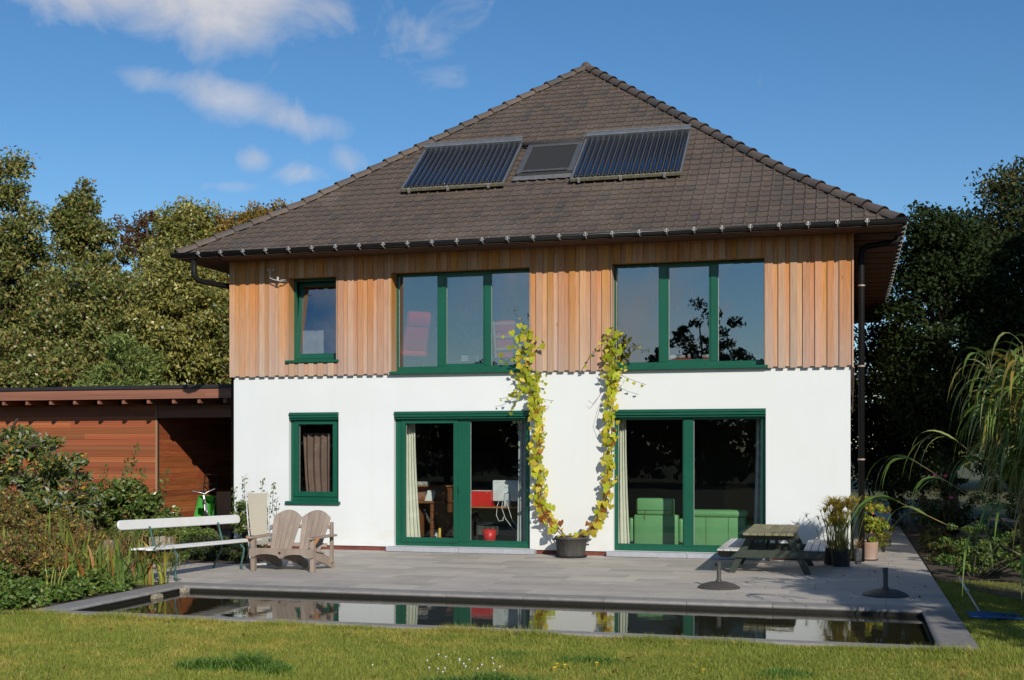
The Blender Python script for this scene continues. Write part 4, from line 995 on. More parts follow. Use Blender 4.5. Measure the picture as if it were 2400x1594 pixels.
pot('plant_pot', (10.97, .35, .022), .115, .135, .27, terr, 'ribbed terracotta pot with nasturtiums beside the path', (2, 4, 6))
tag(MB().lathe([(0, 0), (.12, 0), (.145, .022), (.13, .022), (.12, .008), (0, .008)], (10.97, .35, 0), 20).build('saucer', M('saucer_green', (.05, .06, .045), None, .7), None, True), 'dark saucer under the terracotta pot', 'saucer')
# pool net lying on the lawn
pn = empty('pool_net', (12.02, -5.7, 0), 0, 'blue pool net with white telescopic pole lying on the lawn', 'pool net')
MB().tube([(0, -.10, .0), (.02, 1.6, .03)], .011, 8).build('handle', M('pole_pale', (.50, .52, .54), None, .4, metal=.3), pn, True); MB().tube([(.02, 1.6, .03), (.05, 3.1, .06)], .0135, 8).build('pole', M('pole_white', (.66, .68, .70), None, .4), pn, True)
MB().tube([(.018, 1.55, .05), (.02, 1.65, .05)], .018, 8).build('collar', MATS['stand_grey'], pn)
nb = M('net_blue', (.012, .10, .28), (.010, .08, .22), .6, 60, bump=.5)
hd = MB(); hd.prism([(-.12, -.42), (.34, -.47), (.38, -.25), (.30, -.10), (-.10, -.10), (-.15, -.2)], .03, Matrix.Translation((0, 0, .012)) @ Matrix.Rotation(R(90), 4, 'X') @ Matrix.Scale(-1, 4, (0, 0, 1)) @ Matrix.Scale(-1, 4, (0, 1, 0))); hd = None
nt = MB(); n = 8
for i in range(n + 1):
    for j in range(n + 1):
        u, v = i / n, j / n; nt.v.append((-.14 + .50 * u, -.12 - .34 * v - .04 * u, .0 + .02 * math.sin(u * 5 + v * 3) - .02 * math.sin(u * 3.14) * math.sin(v * 3.14)))
for i in range(n):
    for j in range(n): q = i * (n + 1) + j; nt.f.append((q, q + 1, q + n + 2, q + n + 1))
nt.build('net', nb, pn, True); MB().tube([(-.14, -.12, .0), (.36, -.16, .0), (.37, -.5, .0), (-.13, -.47, .0)], .012, 6, closed=True).build('rim', nb, pn)
# stones
stone_m = M('sandstone', (.40, .35, .26), (.26, .22, .16), .9, 6, bump=.9, bscale=14, c3=(.16, .15, .10))
def rock(name, loc, sz, label, mat=stone_m, seed=0, rot=0, grp=None):
    q = random.Random(seed); bm = bmesh.new(); bmesh.ops.create_cube(bm, size=1); bmesh.ops.subdivide_edges(bm, edges=bm.edges[:], cuts=3, use_grid_fill=True)
    for v in bm.verts:
        n_ = v.co.normalized() * .5; c_ = v.co.lerp(n_, .28) ; v.co = Vector((c_.x * sz[0], c_.y * sz[1], (c_.z + .5) * sz[2])) + Vector([q.uniform(-1, 1) * .06 * s_ for s_ in sz])
        v.co.z = max(v.co.z, -.01)
    me = bpy.data.meshes.new(name); bm.to_mesh(me); bm.free(); me.materials.append(mat); o = bpy.data.objects.new(name, me); col.objects.link(o); o.location = loc; o.rotation_euler.z = rot
    return tag(o, label, 'stone', grp)
rock('stone_block', (-.02, -2.35, -.01), (.36, .3, .36), 'upright sandstone block behind the white bench', seed=1, rot=.3)
rock('stone_block', (-.42, -3.2, -.01), (.13, .16, .36), 'narrow upright stone among the irises', seed=2, rot=.2)
rock('flat_stone', (-1.9, 1.4, -.01), (1.3, .5, .14), 'long flat pale stone in front of the carport', M('pale_stone', (.5, .46, .38), (.4, .36, .3), .9, 6, bump=.4), seed=5)
rock('pool_rock', (2.43, -6.45, -.13), (.09, .16, .10), 'small tan rock at the pool edge nearer the lawn', seed=3)
rock('pool_rock', (2.43, -5.80, -.13), (.09, .12, .11), 'small tan rock in the far left pool corner', seed=4)

# ------------------------------------------------------------------ things in the carport
tyre = M('tyre_black', (.015, .015, .015), None, .8); chrome = M('bike_silver', (.55, .55, .56), (.45, .45, .46), .3, 5, metal=.6)
def bicycle(loc, rz, lean, s, fm, label, name='bicycle'):
    c = empty(name, loc, rz, label, 'bicycle', 'bicycles in the carport'); c.rotation_euler = (lean, 0, rz)
    r = .33 * s
    for x_ in (-.52 * s, .52 * s):
        w_ = MB().tube([(x_ + r * math.cos(a), 0, r + r * math.sin(a)) for a in np.linspace(0, 2 * math.pi, 24, endpoint=False)], .018 * s, 6, closed=True).build('tyre', tyre, c, True)
        sp_ = MB()
        for k in range(10): a = k * math.pi / 5; sp_.tube([(x_, 0, r), (x_ + r * math.cos(a), 0, r + r * math.sin(a))], .002, 4)
        sp_.tube([(x_, -.03, r), (x_, .03, r)], .02, 8); sp_.build('spokes', chrome, w_)
    A, B, Cc, D = (-.52 * s, 0, r), (-.12 * s, 0, .28 * s), (-.22 * s, 0, .72 * s), (.34 * s, 0, .74 * s)
    f = MB(); f.tube([A, B], .012, 6); f.tube([B, Cc], .015, 6); f.tube([Cc, D], .015, 6); f.tube([B, (.36 * s, 0, .66 * s)], .016, 6); f.tube([A, Cc], .011, 6); f.build('frame', fm, c)
    MB().tube([(.34 * s, 0, .80 * s), (.38 * s, 0, .62 * s), (.46 * s, 0, .48 * s), (.52 * s, 0, r)], .014, 6).build('fork', chrome, c, True)
    MB().tube([(.20 * s, -.26 * s, .93 * s), (.32 * s, -.24 * s, .95 * s), (.36 * s, -.08 * s, .90 * s), (.35 * s, 0, .86 * s), (.36 * s, .08 * s, .90 * s), (.32 * s, .24 * s, .95 * s), (.20 * s, .26 * s, .93 * s)], .012, 6).build('handlebar', chrome, c, True)
    MB().tube([(.34 * s, 0, .78 * s), (.35 * s, 0, .88 * s)], .014, 6).build('stem', chrome, c)
    MB().tube([Cc, (-.25 * s, 0, .86 * s)], .012, 6).build('seat_post', chrome, c); rbox('saddle', tyre, c, -.38 * s, -.07 * s, .85 * s, -.12 * s, .07 * s, .91 * s, .025)
    MB().tube([(-.12 * s, -.09 * s, .20 * s), (-.12 * s, -.06 * s, .20 * s), (-.12 * s, .06 * s, .36 * s), (-.12 * s, .09 * s, .36 * s)], .01, 6).build('crank', chrome, c)
    mg = MB()
    for x_ in (-.52 * s, .52 * s): mg = MB().tube([(x_ + (r + .03) * math.cos(a), 0, r + (r + .03) * math.sin(a)) for a in np.linspace(.3, 2.7, 10)], .016, 6); mg.build('mudguard', chrome, c, True)
    return c
bicycle((-2.62, 3.7, .0), R(-58), R(6), .95, chrome, 'silver bicycle facing out of the carport')
bicycle((-3.15, 3.35, .0), R(172), R(-10), .42, M('bike_purple', (.18, .08, .35), None, .4), 'small purple child bicycle with black saddle before the silver bicycle')
gc = empty('garden_cart', (-3.05, 4.6, 0), R(-20), 'green garden cart tipped upright with black handle', 'garden cart'); gp_ = M('cart_green', (.06, .36, .05), (.05, .3, .04), .45, 5)
T = Matrix.Translation((0, 0, .1)) @ Matrix.Rotation(R(75), 4, 'X')
tb_ = MB(); tb_.hexa([tuple(T @ Vector(q)) for q in ((-.22, 0, 0), (.22, 0, 0), (.22, .5, 0), (-.22, .5, 0), (-.30, -.05, .25), (.30, -.05, .25), (.30, .58, .25), (-.30, .58, .25))]); tb_.f = [f_ for i, f_ in enumerate(tb_.f) if i != 1]; tb_.build('tub', gp_, gc)
MB().tube([tuple(T @ Vector(q)) for q in ((-.30, -.05, .25), (.30, -.05, .25), (.30, .58, .25), (-.30, .58, .25))], .018, 6, closed=True).build('rim', gp_, gc, True)
MB().tube([(-.20, -.05, .55), (-.24, .0, .85), (-.20, .0, 1.16), (-.16, .0, 1.20), (.16, .0, 1.20), (.20, .0, 1.16), (.18, .0, .85), (.14, -.05, .55)], .017, 7).build('handle', tyre, gc, True)
MB().tube([(-.21, .0, 1.02), (.15, 0, .96)], .014, 6).build('crossbar', tyre, gc)
for sx in (-.27, .27): MB().tube([(sx, .1, .14), (sx + .04 * (1 if sx > 0 else -1), .1, .14)], .14, 14).build('wheel', tyre, gc)
bx_ = empty('cardboard_box', (-2.62, 4.55, 0), .2, 'brown cardboard box standing behind the silver bicycle', 'box')
cbm = M('cardboard', (.42, .25, .13), (.36, .21, .11), .8, 5)
MB().box(-.2, -.14, 0, .2, .14, .82).build('body', cbm, bx_, bevel=.004)
MB().box(-.2, -.142, .824, .2, .0, .83).build('flap', cbm, bx_)
gb = empty('storage_bin', (-1.75, 4.7, 0), 0, 'dark grey bin in the shaded back of the carport', 'bin')
MB().hexa([(-.25, -.25, 0), (.25, -.25, 0), (.25, .25, 0), (-.25, .25, 0), (-.3, -.3, .8), (.3, -.3, .8), (.3, .3, .8), (-.3, .3, .8)]).build('body', M('bin_grey', (.05, .052, .055), None, .5), gb, bevel=.02)
MB().box(-.32, -.32, .801, .32, .32, .86).build('lid', MATS['bin_grey'], gb, bevel=.02)
# ------------------------------------------------------------------ trees
bark = M('bark', (.09, .07, .05), (.05, .04, .03), .9, 10, (1, 1, .3), bump=.8)
G_OLIVE = Mleaf('leaf_olive', [(.165, .20, .048), (.13, .17, .04), (.225, .235, .06), (.33, .29, .085), (.085, .115, .03), (.19, .195, .05), (.25, .165, .055)], .22, .36, spec=.5)
G_YEL = Mleaf('leaf_yellowing', [(.29, .275, .066), (.20, .21, .05), (.40, .345, .095), (.32, .28, .072), (.14, .16, .04)], .25, .36, spec=.5)
G_ORANGE = Mleaf('leaf_orange', [(.32, .18, .04), (.24, .15, .035), (.28, .225, .05), (.17, .15, .035), (.36, .22, .045)], .28)
G_BROWN = Mleaf('leaf_brown', [(.15, .075, .025), (.11, .06, .025), (.19, .10, .03), (.09, .06, .025)], .25)
G_LIGHT = Mleaf('leaf_light', [(.23, .29, .075), (.18, .24, .06), (.29, .34, .10), (.14, .19, .05)], .3)
G_DARK = Mleaf('leaf_dark', [(.026, .044, .012), (.02, .036, .01), (.036, .054, .015), (.03, .046, .016)], .2, .55, spec=.12)
G_RTOP = Mleaf('leaf_dark_yellowing', [(.06, .075, .02), (.045, .06, .018), (.10, .10, .028), (.16, .12, .03), (.05, .065, .02)], .25)
def crown_points(ells, n, clump, r, fill=.5):
    vol = np.array([e[3] * e[4] * e[5] for e in ells]) ** .62; vol = vol / vol.sum()
    K = max(12, int(n / 90)); ei = r.choice(len(ells), K, p=vol); E = np.array(ells)[ei]
    d = unit(r.normal(size=(K, 3))); rad = r.uniform(fill, 1.0, K) ** .6
    c = E[:, :3] + d * rad[:, None] * E[:, 3:] * r.uniform(.82, 1.08, (K, 1))
    ci = r.integers(0, K, n); sz = r.uniform(.55, 1.25, K)[ci] * clump
    loc = unit(r.normal(size=(n, 3))) * (r.uniform(0, 1, n) ** .5)[:, None] * sz[:, None] * np.array([1, 1, .62])
    return c[ci] + loc, d[ci], c
def tree(name, base, ells, n, L, W, mat, label, seed, tr=.16, clump=.55, group=None, cat='tree', fill=.45, droop=.25, limbs=14, top=None):
    r = np.random.default_rng(seed); t = empty(name, base, 0, label, cat, group); b = np.array(base)
    P, O, K = crown_points(ells, n, clump, r, fill)
    keep = P[:, 2] > .05; P, O = P[keep], O[keep]
    cr = leaves('crown', P - b, L, W, mat, t, O, .35, droop, r)
    e0 = ells[0]; zt = max(e[2] + e[5] * .7 for e in ells) if top is None else top; w = MB(); q = random.Random(seed)
    sp = [(0, 0, -.1)]; m = 6
    for i in range(1, m + 1):
        u = i / m; sp.append(((e0[0] - b[0]) * u + q.uniform(-.12, .12), (e0[1] - b[1]) * u + q.uniform(-.12, .12), (zt - b[2]) * u))
    w.tube(sp, [tr * (1.15 - .95 * i / m) for i in range(m + 1)], 8)
    for i in range(min(limbs, len(K))):
        k = K[(i * 7) % len(K)] - b; u = q.uniform(.3, .8); j = int(u * m); a = Vector(sp[j]).lerp(Vector(sp[min(j + 1, m)]), u * m - j)
        if a.z > k[2]: a = Vector(sp[max(1, j - 2)])
        mid = a.lerp(Vector(k), .5) + Vector((0, 0, .12)); rr = tr * (1 - .85 * u) * .6
        w.tube([a, mid, Vector(k)], [rr, rr * .65, rr * .2], 5)
    w.build('trunk', bark, t, True)
    return t
TG = 'trees behind the carport'
tree('tree', (-14.4, 12, 0), [(-14.4, 12, 4.6, 2.7, 2.2, 4.0), (-14.3, 12, 8.4, 1.25, 1.1, 1.6), (-14.15, 12, 10.0, .55, .5, .95), (-16.2, 12.5, 6, 2.0, 1.6, 3)], 72000, .13, .078, G_OLIVE, 'tallest olive green tree at the left edge of the photo', 1, group=TG)
tree('tree', (-13.0, 14, 0), [(-13.1, 14, 5.6, 2.1, 1.8, 3.3), (-13.0, 14, 8.9, .75, .7, 1.0), (-12.75, 14, 9.8, .35, .35, .55), (-13.6, 14, 9.0, .5, .5, .35), (-12.4, 14, 8.7, .5, .4, .3)], 42000, .125, .075, G_OLIVE, 'olive tree with a ragged spire second from the left edge', 2, group=TG, clump=.45)
tree('tree', (-11.2, 11.6, 0), [(-11.2, 11.6, 4.3, 2.0, 1.8, 3.2), (-9.9, 11.8, 4.2, 1.5, 1.4, 2.6)], 54000, .125, .075, G_OLIVE, 'broad olive tree behind the carport roof below the spired trees', 3, group=TG)
tree('tree', (-15.7, 22, 0), [(-15.6, 22, 8.6, 1.7, 1.5, 2.1), (-15.7, 22, 10.3, 1.3, 1.1, .9)], 7000, .14, .075, G_BROWN, 'thin russet brown tree rising behind the olive trees', 4, group=TG, clump=.4, fill=.3, limbs=26)
tree('tree', (-11.6, 18, 0), [(-11.6, 18, 6.8, 1.9, 1.7, 3.0), (-11.4, 18, 9.3, 1.1, .9, 1.05)], 38000, .13, .078, G_YEL, 'yellow green tree between the russet tree and the roof', 5, group=TG, clump=.5)
tree('tree', (-9.4, 19, 0), [(-9.4, 19, 6.6, 2.4, 1.8, 3.0), (-9.6, 19, 9.3, 1.5, 1.2, .95), (-8.6, 19, 9.5, 1.2, 1, .8)], 42000, .125, .072, G_ORANGE, 'orange tinted tree behind the left roof slope', 6, group=TG, clump=.45)
tree('tree', (-7.4, 11, 0), [(-7.5, 11, 4.4, 1.5, 1.5, 3.0), (-7.7, 11, 6.5, .8, .8, .95)], 40000, .14, .062, G_YEL, 'yellow green tree with drooping leaves left of the roof corner', 7, group=TG, droop=.8)
tree('tree', (-5.4, 11.6, 0), [(-5.5, 11.6, 3.9, 1.6, 1.5, 2.9), (-4.0, 13, 3.5, 1.5, 1.5, 2.6)], 44000, .125, .075, G_OLIVE, 'olive tree right behind the house corner', 8, group=TG)
tree('tree', (-7.6, 8.2, 0), [(-7.6, 8.2, 3.2, 1.2, 1.0, 1.7), (-8.6, 8.4, 2.6, .8, .8, 1.3)], 11000, .19, .045, G_LIGHT, 'small light green willow just behind the carport roof', 9, group=TG, tr=.08, clump=.35)
tree('tree', (-10.3, 9.4, 0), [(-10.4, 9.4, 3.0, 1.5, 1.2, 1.6), (-12.6, 9.6, 3.2, 1.7, 1.2, 1.8)], 30000, .125, .075, G_OLIVE, 'low bushy tree behind the far left carport roof', 10, group=TG, tr=.1)
TR = 'dark trees right of the house'
tree('tree', (12.9, 9.4, 0), [(12.7, 9.4, 4.3, 1.55, 1.4, 2.9), (12.6, 9.3, 6.4, .8, .8, .9)], 34000, .115, .065, G_DARK, 'dark green tree nearest the right eave', 11, group=TR)
tree('tree', (14.6, 10.2, 0), [(14.5, 10.2, 4.2, 1.7, 1.5, 3.3)], 32000, .115, .065, G_DARK, 'dark green tree at the right edge of the photo', 12, group=TR)
tree('tree', (15.3, 15, 0), [(15.2, 15, 5.4, 2.4, 2.0, 3.4), (15.3, 15, 8.2, 1.3, 1.1, 1.3), (13.6, 15, 6.6, 1.2, 1, 1.6)], 40000, .12, .07, G_RTOP, 'tall tree with yellowing top at the upper right', 13, group=TR)
tree('tree', (11.8, 12.5, 0), [(11.6, 12.5, 2.8, 1.3, 1.2, 2.4)], 22000, .11, .065, G_DARK, 'low dark tree at the end of the side path', 14, group=TR, tr=.09)
SH = 'trees along the right garden edge'
tree('tree', (19.6, -4.6, 0), [(19.6, -4.6, 6.4, 3.2, 3.0, 4.8)], 9000, .34, .2, G_DARK, 'big shade tree beyond the right photo edge nearer the pool', 15, group=SH, clump=.9)
tree('tree', (20.4, 1.2, 0), [(20.4, 1.2, 6.6, 3.3, 3.0, 5.2)], 9000, .34, .2, G_DARK, 'big shade tree beyond the right photo edge nearer the house', 16, group=SH, clump=.9)
tree('tree', (22, 7.5, 0), [(22, 7.5, 7, 3.6, 3.2, 5.4)], 8000, .36, .2, G_DARK, 'big shade tree beyond the right photo edge farthest back', 17, group=SH, clump=.9)
tree('tree', (17.0, -12.4, 0), [(17.0, -12.4, 3.8, 1.7, 1.6, 2.2)], 6000, .22, .12, G_DARK, 'slim shade tree beyond the right photo edge beside the lawn', 18, group=SH, tr=.1, clump=.5)
BH = 'trees across the garden behind the camera'
hq = random.Random(9)
for i, x_ in enumerate(range(-26, 44, 5)):
    h = hq.uniform(4.6, 5.9); y_ = -43 + hq.uniform(-2, 2)
    tree('tree', (x_, y_, 0), [(x_, y_, h * .52, 3.0, 2.2, h * .5)], 3000, .42, .24, G_DARK if i % 3 else G_OLIVE, 'boundary tree across the lawn, number %d in its row from the left' % (i + 1) if False else 'low boundary tree facing the house across the lawn', 40 + i, group=BH, clump=.8)
tree('tree', (3.0, -45, 0), [(3.0, -45, 5.6, 2.3, 2.0, 4.3), (.4, -45, 4.8, 1.8, 1.3, 2.8), (5.2, -45, 4.6, 1.6, 1.3, 2.6)], 12000, .26, .12, G_DARK, 'tall feathery boundary tree mirrored in the upper right window', 60, group=BH, clump=.55)
tree('tree', (-4.6, -45, 0), [(-4.2, -45, 4.8, 2.0, 1.6, 3.2), (-9.5, -45, 4.3, 1.8, 1.5, 2.6)], 8000, .26, .12, G_DARK, 'feathery boundary tree mirrored in the upper middle window', 61, group=BH, clump=.55)
r_ = np.random.default_rng(70); n = 26000
wx = np.concatenate([r_.uniform(-75, -17, n // 2), r_.uniform(12, 75, n // 2)]); wy = r_.uniform(32, 46, n)
wz = np.abs(r_.normal(0, 1, n)); wz = r_.uniform(.1, 1, n) ** .7 * (6.0 + 1.5 * np.sin(wx * .31) + 1.2 * np.sin(wx * .83 + 1))
tag(leaves('woodland', np.stack([wx, wy, wz], 1), .8, .5, G_OLIVE, None, None, .4, .2, r_), 'distant mass of woodland behind the garden', 'woodland', kind='stuff')

n = 15000; hx = r_.uniform(-45, 60, n); hy = -46 + r_.normal(0, .8, n); hz = r_.uniform(.05, 1, n) * (4.6 + .7 * np.sin(hx * .5) + .5 * np.sin(hx * 1.3))
tag(leaves('boundary_hedge', np.stack([hx, hy, hz], 1), .55, .4, G_DARK, None, None, .2, .1, r_), 'long dark boundary hedge across the lawn', 'hedge', kind='stuff')

# ------------------------------------------------------------------ lawn grass
def grass_mat():
    mt = bpy.data.materials.new('lawn_grass'); mt.use_nodes = True; k = G(mt.node_tree); b = k.n['Principled BSDF']; out = k.n['Material Output']
    ge = k.node('ShaderNodeNewGeometry'); t = k.node('ShaderNodeTexCoord')
    f = ge.outputs['Random Per Island']
    patch = k.m('ADD', k.noise(t.outputs['Object'], .55, 3, .55), k.m('MULTIPLY', k.m('SUBTRACT', k.noise(t.outputs['Object'], 3.1, 4, .65), .5), 1.3))
    sx_ = k.node('ShaderNodeSeparateXYZ'); k.l.new(t.outputs['Object'], sx_.inputs[0]); patch = k.m('ADD', patch, k.rng(sx_.outputs[0], 5, 11.5, .06, .20))
    dry = k.ramp(f, [(0, (.41, .37, .068)), (.4, (.50, .43, .085)), (.75, (.32, .315, .055)), (.92, (.62, .50, .17))])
    grn = k.ramp(f, [(0, (.26, .31, .045)), (.4, (.32, .355, .054)), (.75, (.19, .25, .036)), (.93, (.46, .43, .11))])
    c = k.mix(k.rng(patch, .38, .62), dry, grn)
    k.l.new(c, b.inputs['Base Color']); b.inputs['Roughness'].default_value = .55; b.inputs['Specular IOR Level'].default_value = .25
    tr = k.node('ShaderNodeBsdfTranslucent'); k.l.new(c, tr.inputs[0]); ms = k.node('ShaderNodeMixShader'); ms.inputs[0].default_value = .3
    k.l.new(b.outputs[0], ms.inputs[1]); k.l.new(tr.outputs[0], ms.inputs[2]); k.l.new(ms.outputs[0], out.inputs[0]); return mt
gm = grass_mat(); G_TUFT = Mleaf('leaf_grass_tuft', [(.12, .23, .035), (.095, .195, .03), (.15, .27, .045), (.18, .28, .06)], .3)
r_ = np.random.default_rng(5)
def lawn_pts(x0, x1, y0, y1, dens):
    n = int((x1 - x0) * (y1 - y0) * dens); return np.stack([r_.uniform(x0, x1, n), r_.uniform(y0, y1, n), np.full(n, -.036)], 1)
pts = np.concatenate([lawn_pts(1.6, 13.4, -12.8, -8.415, 11000), lawn_pts(11.79, 14.6, -8.545, -2.4, 6500), lawn_pts(-2, 1.6, -11, -8.62, 3500), lawn_pts(-1, 16, -14.5, -12.8, 1500), lawn_pts(13.4, 16, -12.8, -8.5, 1500), lawn_pts(14.6, 17, -8.5, -4.5, 1500)])
# keep the trimmed edge by the coping uneven, and the strip by the pool net short
nz = np.sin(pts[:, 0] * 2.1 + 1.3 * np.sin(pts[:, 1] * 1.7)) * np.sin(pts[:, 1] * 2.6 + pts[:, 0] * .7)
hgt = .045 * (1 + .35 * nz) * (1 + .75 * (pts[:, 1] > -8.62) * (pts[:, 0] < 11.8) * (.6 + .8 * np.sin(pts[:, 0] * 5.1) * np.sin(pts[:, 0] * 1.7)))
tag(blades('grass', pts, hgt * r_.uniform(.6, 1.35, len(pts)), .0075, gm, None, np.full(len(pts), .8), 1, r_), 'mown yellow green lawn grass round the pool', 'grass', kind='stuff')
tq = [((6.02, -10.85), .34, .19, 'large dark green grass tuft in the lawn left of the clover'), ((8.08, -11.0), .32, .17, 'dark green grass tuft in the lawn right of the clover'), ((8.62, -9.75), .26, .08, 'dark green grass patch near the pool edge'), ((7.85, -9.65), .24, .07, 'small dark green grass patch near the middle pool edge'), ((8.95, -10.9), .32, .08, 'low dark green grass patch at the bottom of the photo'), ((10.2, -9.9), .4, .06, 'wide low green grass patch before the right pool end')]
for i, ((x_, y_), rad, h, lb) in enumerate(tq):
    P, Hs = [], []
    for c_ in range(11):                                            # a tuft is a loose crowd of small clumps
        a = r_.uniform(0, 6.28); q = abs(r_.normal(0, .55)); cx_, cy_ = x_ + rad * 1.3 * q * math.cos(a), y_ + rad * .8 * q * math.sin(a); n = int(r_.integers(60, 190) * rad / .3)
        P.append(np.stack([cx_ + r_.normal(0, .07, n), cy_ + r_.normal(0, .06, n), np.full(n, -.036)], 1)); Hs.append(np.full(n, h * r_.uniform(.45, 1.15) * (1 - .35 * min(q, 1.2))))
    P = np.concatenate(P); tag(blades('grass_tuft', P, np.concatenate(Hs), .008, G_TUFT, None, np.full(len(P), .85), 3, r_), lb, 'grass tuft', 'grass tufts in the lawn')
fw_ = M('clover_white', (.75, .72, .68), None, .7); fy = M('dandelion_yellow', (.75, .50, .02), None, .6)
cme = MB().lathe([(0, 0), (.006, .002), (.0085, .007), (.006, .012), (0, .014)], (0, 0, .004), 7).tube([(0, 0, -.03), (0, 0, .006)], .0012, 4).mesh('clover_flower', True); cme.materials.append(fw_)
dme = MB().lathe([(0, .0), (.017, .005), (.018, .009), (0, .012)], (0, 0, .012), 10).tube([(0, 0, -.03), (0, 0, .013)], .002, 4).mesh('dandelion', True); dme.materials.append(fy)
def flower(nm, me, x_, y_, lb, cat, grp): o = inst(nm, me, Matrix.Translation((x_, y_, 0)) @ Matrix.Rotation(rnd.uniform(-.2, .2), 4, 'X')); tag(o, lb, cat, grp)
for i in range(20): flower('clover_flower', cme, 7.62 + rnd.gauss(0, .30), -10.35 + rnd.gauss(0, .30), 'tiny white clover flower in the lawn patch before the pool', 'flower', 'white clover flowers')
for x_, y_ in ((8.38, -10.15), (8.45, -10.18), (8.40, -10.32), (8.68, -10.02), (9.55, -10.1)): flower('dandelion', dme, x_, y_, 'small yellow dandelion flower in the lawn', 'flower', 'yellow dandelions')
flm = Mleaf('fallen_leaf', [(.22, .09, .03), (.16, .07, .03), (.25, .14, .05), (.12, .06, .03)], .1)
n = 60; P = np.stack([r_.uniform(3, 12, n), r_.uniform(-12, -8.7, n), np.full(n, .0)], 1)
tag(leaves('fallen_leaves', P, .045, .03, flm, None, None, 2.5, 0, r_), 'scattered brown fallen leaves on the lawn', 'leaves', kind='stuff')
P = np.stack([r_.uniform(10.3, 11.6, 14), r_.uniform(-4.9, -1.0, 14), np.full(14, .008)], 1)
tag(leaves('fallen_leaves', P, .05, .03, flm, None, None, 3.5, 0, r_), 'few dry leaves lying on the shaded patio', 'leaves', kind='stuff')

# ------------------------------------------------------------------ climbing vine: every leaf that shows is a leaf of its own
vine = empty('climbing_vine', (6.29, -.33, .3), 0, 'yellow green climbing vine with heart shaped leaves framing the white wall', 'vine')
vb = Vector((6.29, -.33, .3))
stem_m = M('vine_stem', (.16, .05, .03), (.10, .04, .02), .6, 20)
def heart():
    h = [(0, .10), (.22, -.08), (.46, -.06), (.60, .18), (.52, .50), (.28, .80), (0, 1.12)]
    o = [(x_, y_) for x_, y_ in h] + [(-x_, y_) for x_, y_ in h[-2:0:-1]]
    mb = MB(); mb.v = [(x_, y_ , .10 * abs(x_) ** 1.2 - .10 * max(0, y_ - .5)) for x_, y_ in o] + [(0, .5, 0)]; n = len(o)
    mb.f = [(k, (k + 1) % n, n) for k in range(n)]; return mb
VL = [Mleaf('vine_leaf_green', [(.44, .48, .03), (.38, .44, .03), (.52, .52, .045)], .35, .5), Mleaf('vine_leaf_yellow', [(.64, .55, .05), (.58, .49, .045), (.68, .56, .09)], .35, .5), Mleaf('vine_leaf_rust', [(.38, .16, .04), (.30, .10, .03), (.45, .28, .06)], .3, .5)]
hme = []
for v_ in VL: me = heart().mesh('leaf', True); me.materials.append(v_); hme.append(me)
Lp = [(6.20, -.36, .31), (5.98, -.26, .52), (5.80, -.18, .70), (5.72, -.14, .90), (5.70, -.13, 1.25), (5.68, -.13, 1.60), (5.67, -.13, 1.95), (5.66, -.14, 2.35), (5.63, -.16, 2.60), (5.58, -.17, 2.85), (5.50, -.20, 3.08), (5.48, -.20, 3.45), (5.46, -.19, 3.82)]
Rp = [(6.38, -.36, .31), (6.62, -.26, .46), (6.72, -.18, .65), (6.80, -.14, .88), (6.85, -.14, 1.15), (6.88, -.14, 1.50), (6.89, -.14, 1.85), (6.90, -.14, 2.20), (6.91, -.14, 2.55), (6.94, -.17, 2.85), (6.96, -.20, 3.10), (6.97, -.20, 3.40), (6.96, -.19, 3.72)]
vq = random.Random(21); nl = 0
def on(path, t):
    u = t * (len(path) - 1); i = min(int(u), len(path) - 2); return Vector(path[i]).lerp(Vector(path[i + 1]), u - i)
def put_leaf(p, s, t):
    global nl
    k = 0 if vq.random() < .25 + .7 * t else 1
    if vq.random() < .10 * (1 - t) + .02 or (t < .13 and vq.random() < .35): k = 2
    face = Euler((R(90 + vq.gauss(-16, 16)), R(180 + vq.gauss(0, 24)), R(vq.gauss(22, 22))), 'XYZ').to_matrix().to_4x4()
    inst('leaf', hme[k], Matrix.Translation(p - vb) @ face @ Matrix.Scale(s, 4), vine); nl += 1
for path, num, wide in ((Lp, 160, .085), (Rp, 120, .07)):
    for sidx in range(3):
        MB().tube([on(path, t) - vb + Vector((.03 * math.sin(9 * t + sidx * 2), .02 * math.cos(7 * t + sidx), 0)) for t in np.linspace(0, 1, 26)], [.008 * (1.2 - .8 * t) for t in np.linspace(0, 1, 26)], 5).build('stem', stem_m, vine, True)
    for i in range(num):
        t = (i + vq.random()) / num; p = on(path, .06 + .94 * t); sp_ = wide * (1.0 + (.9 if t > .68 and path is Lp else (.5 if t > .75 else 0)))
        off = Vector((vq.gauss(-.02 if path is Lp and t > .6 else .0, sp_ * .75), -abs(vq.gauss(.02, .05)), vq.uniform(-.05, .05)))
        put_leaf(p + off, vq.uniform(.07, .115), t)
def tendril(pts, nleaf, s=.07):
    MB().tube([Vector(p) - vb for p in pts], .0035, 4).build('tendril', stem_m, vine, True)
    for i in range(nleaf): p = on(pts, (i + .6) / nleaf); put_leaf(p + Vector((vq.uniform(-.02, .02), -.02, -.02)), s * vq.uniform(.7, 1.15), .9)
hv = heart(); hvv = np.array(hv.v); hvf = np.array(hv.f)
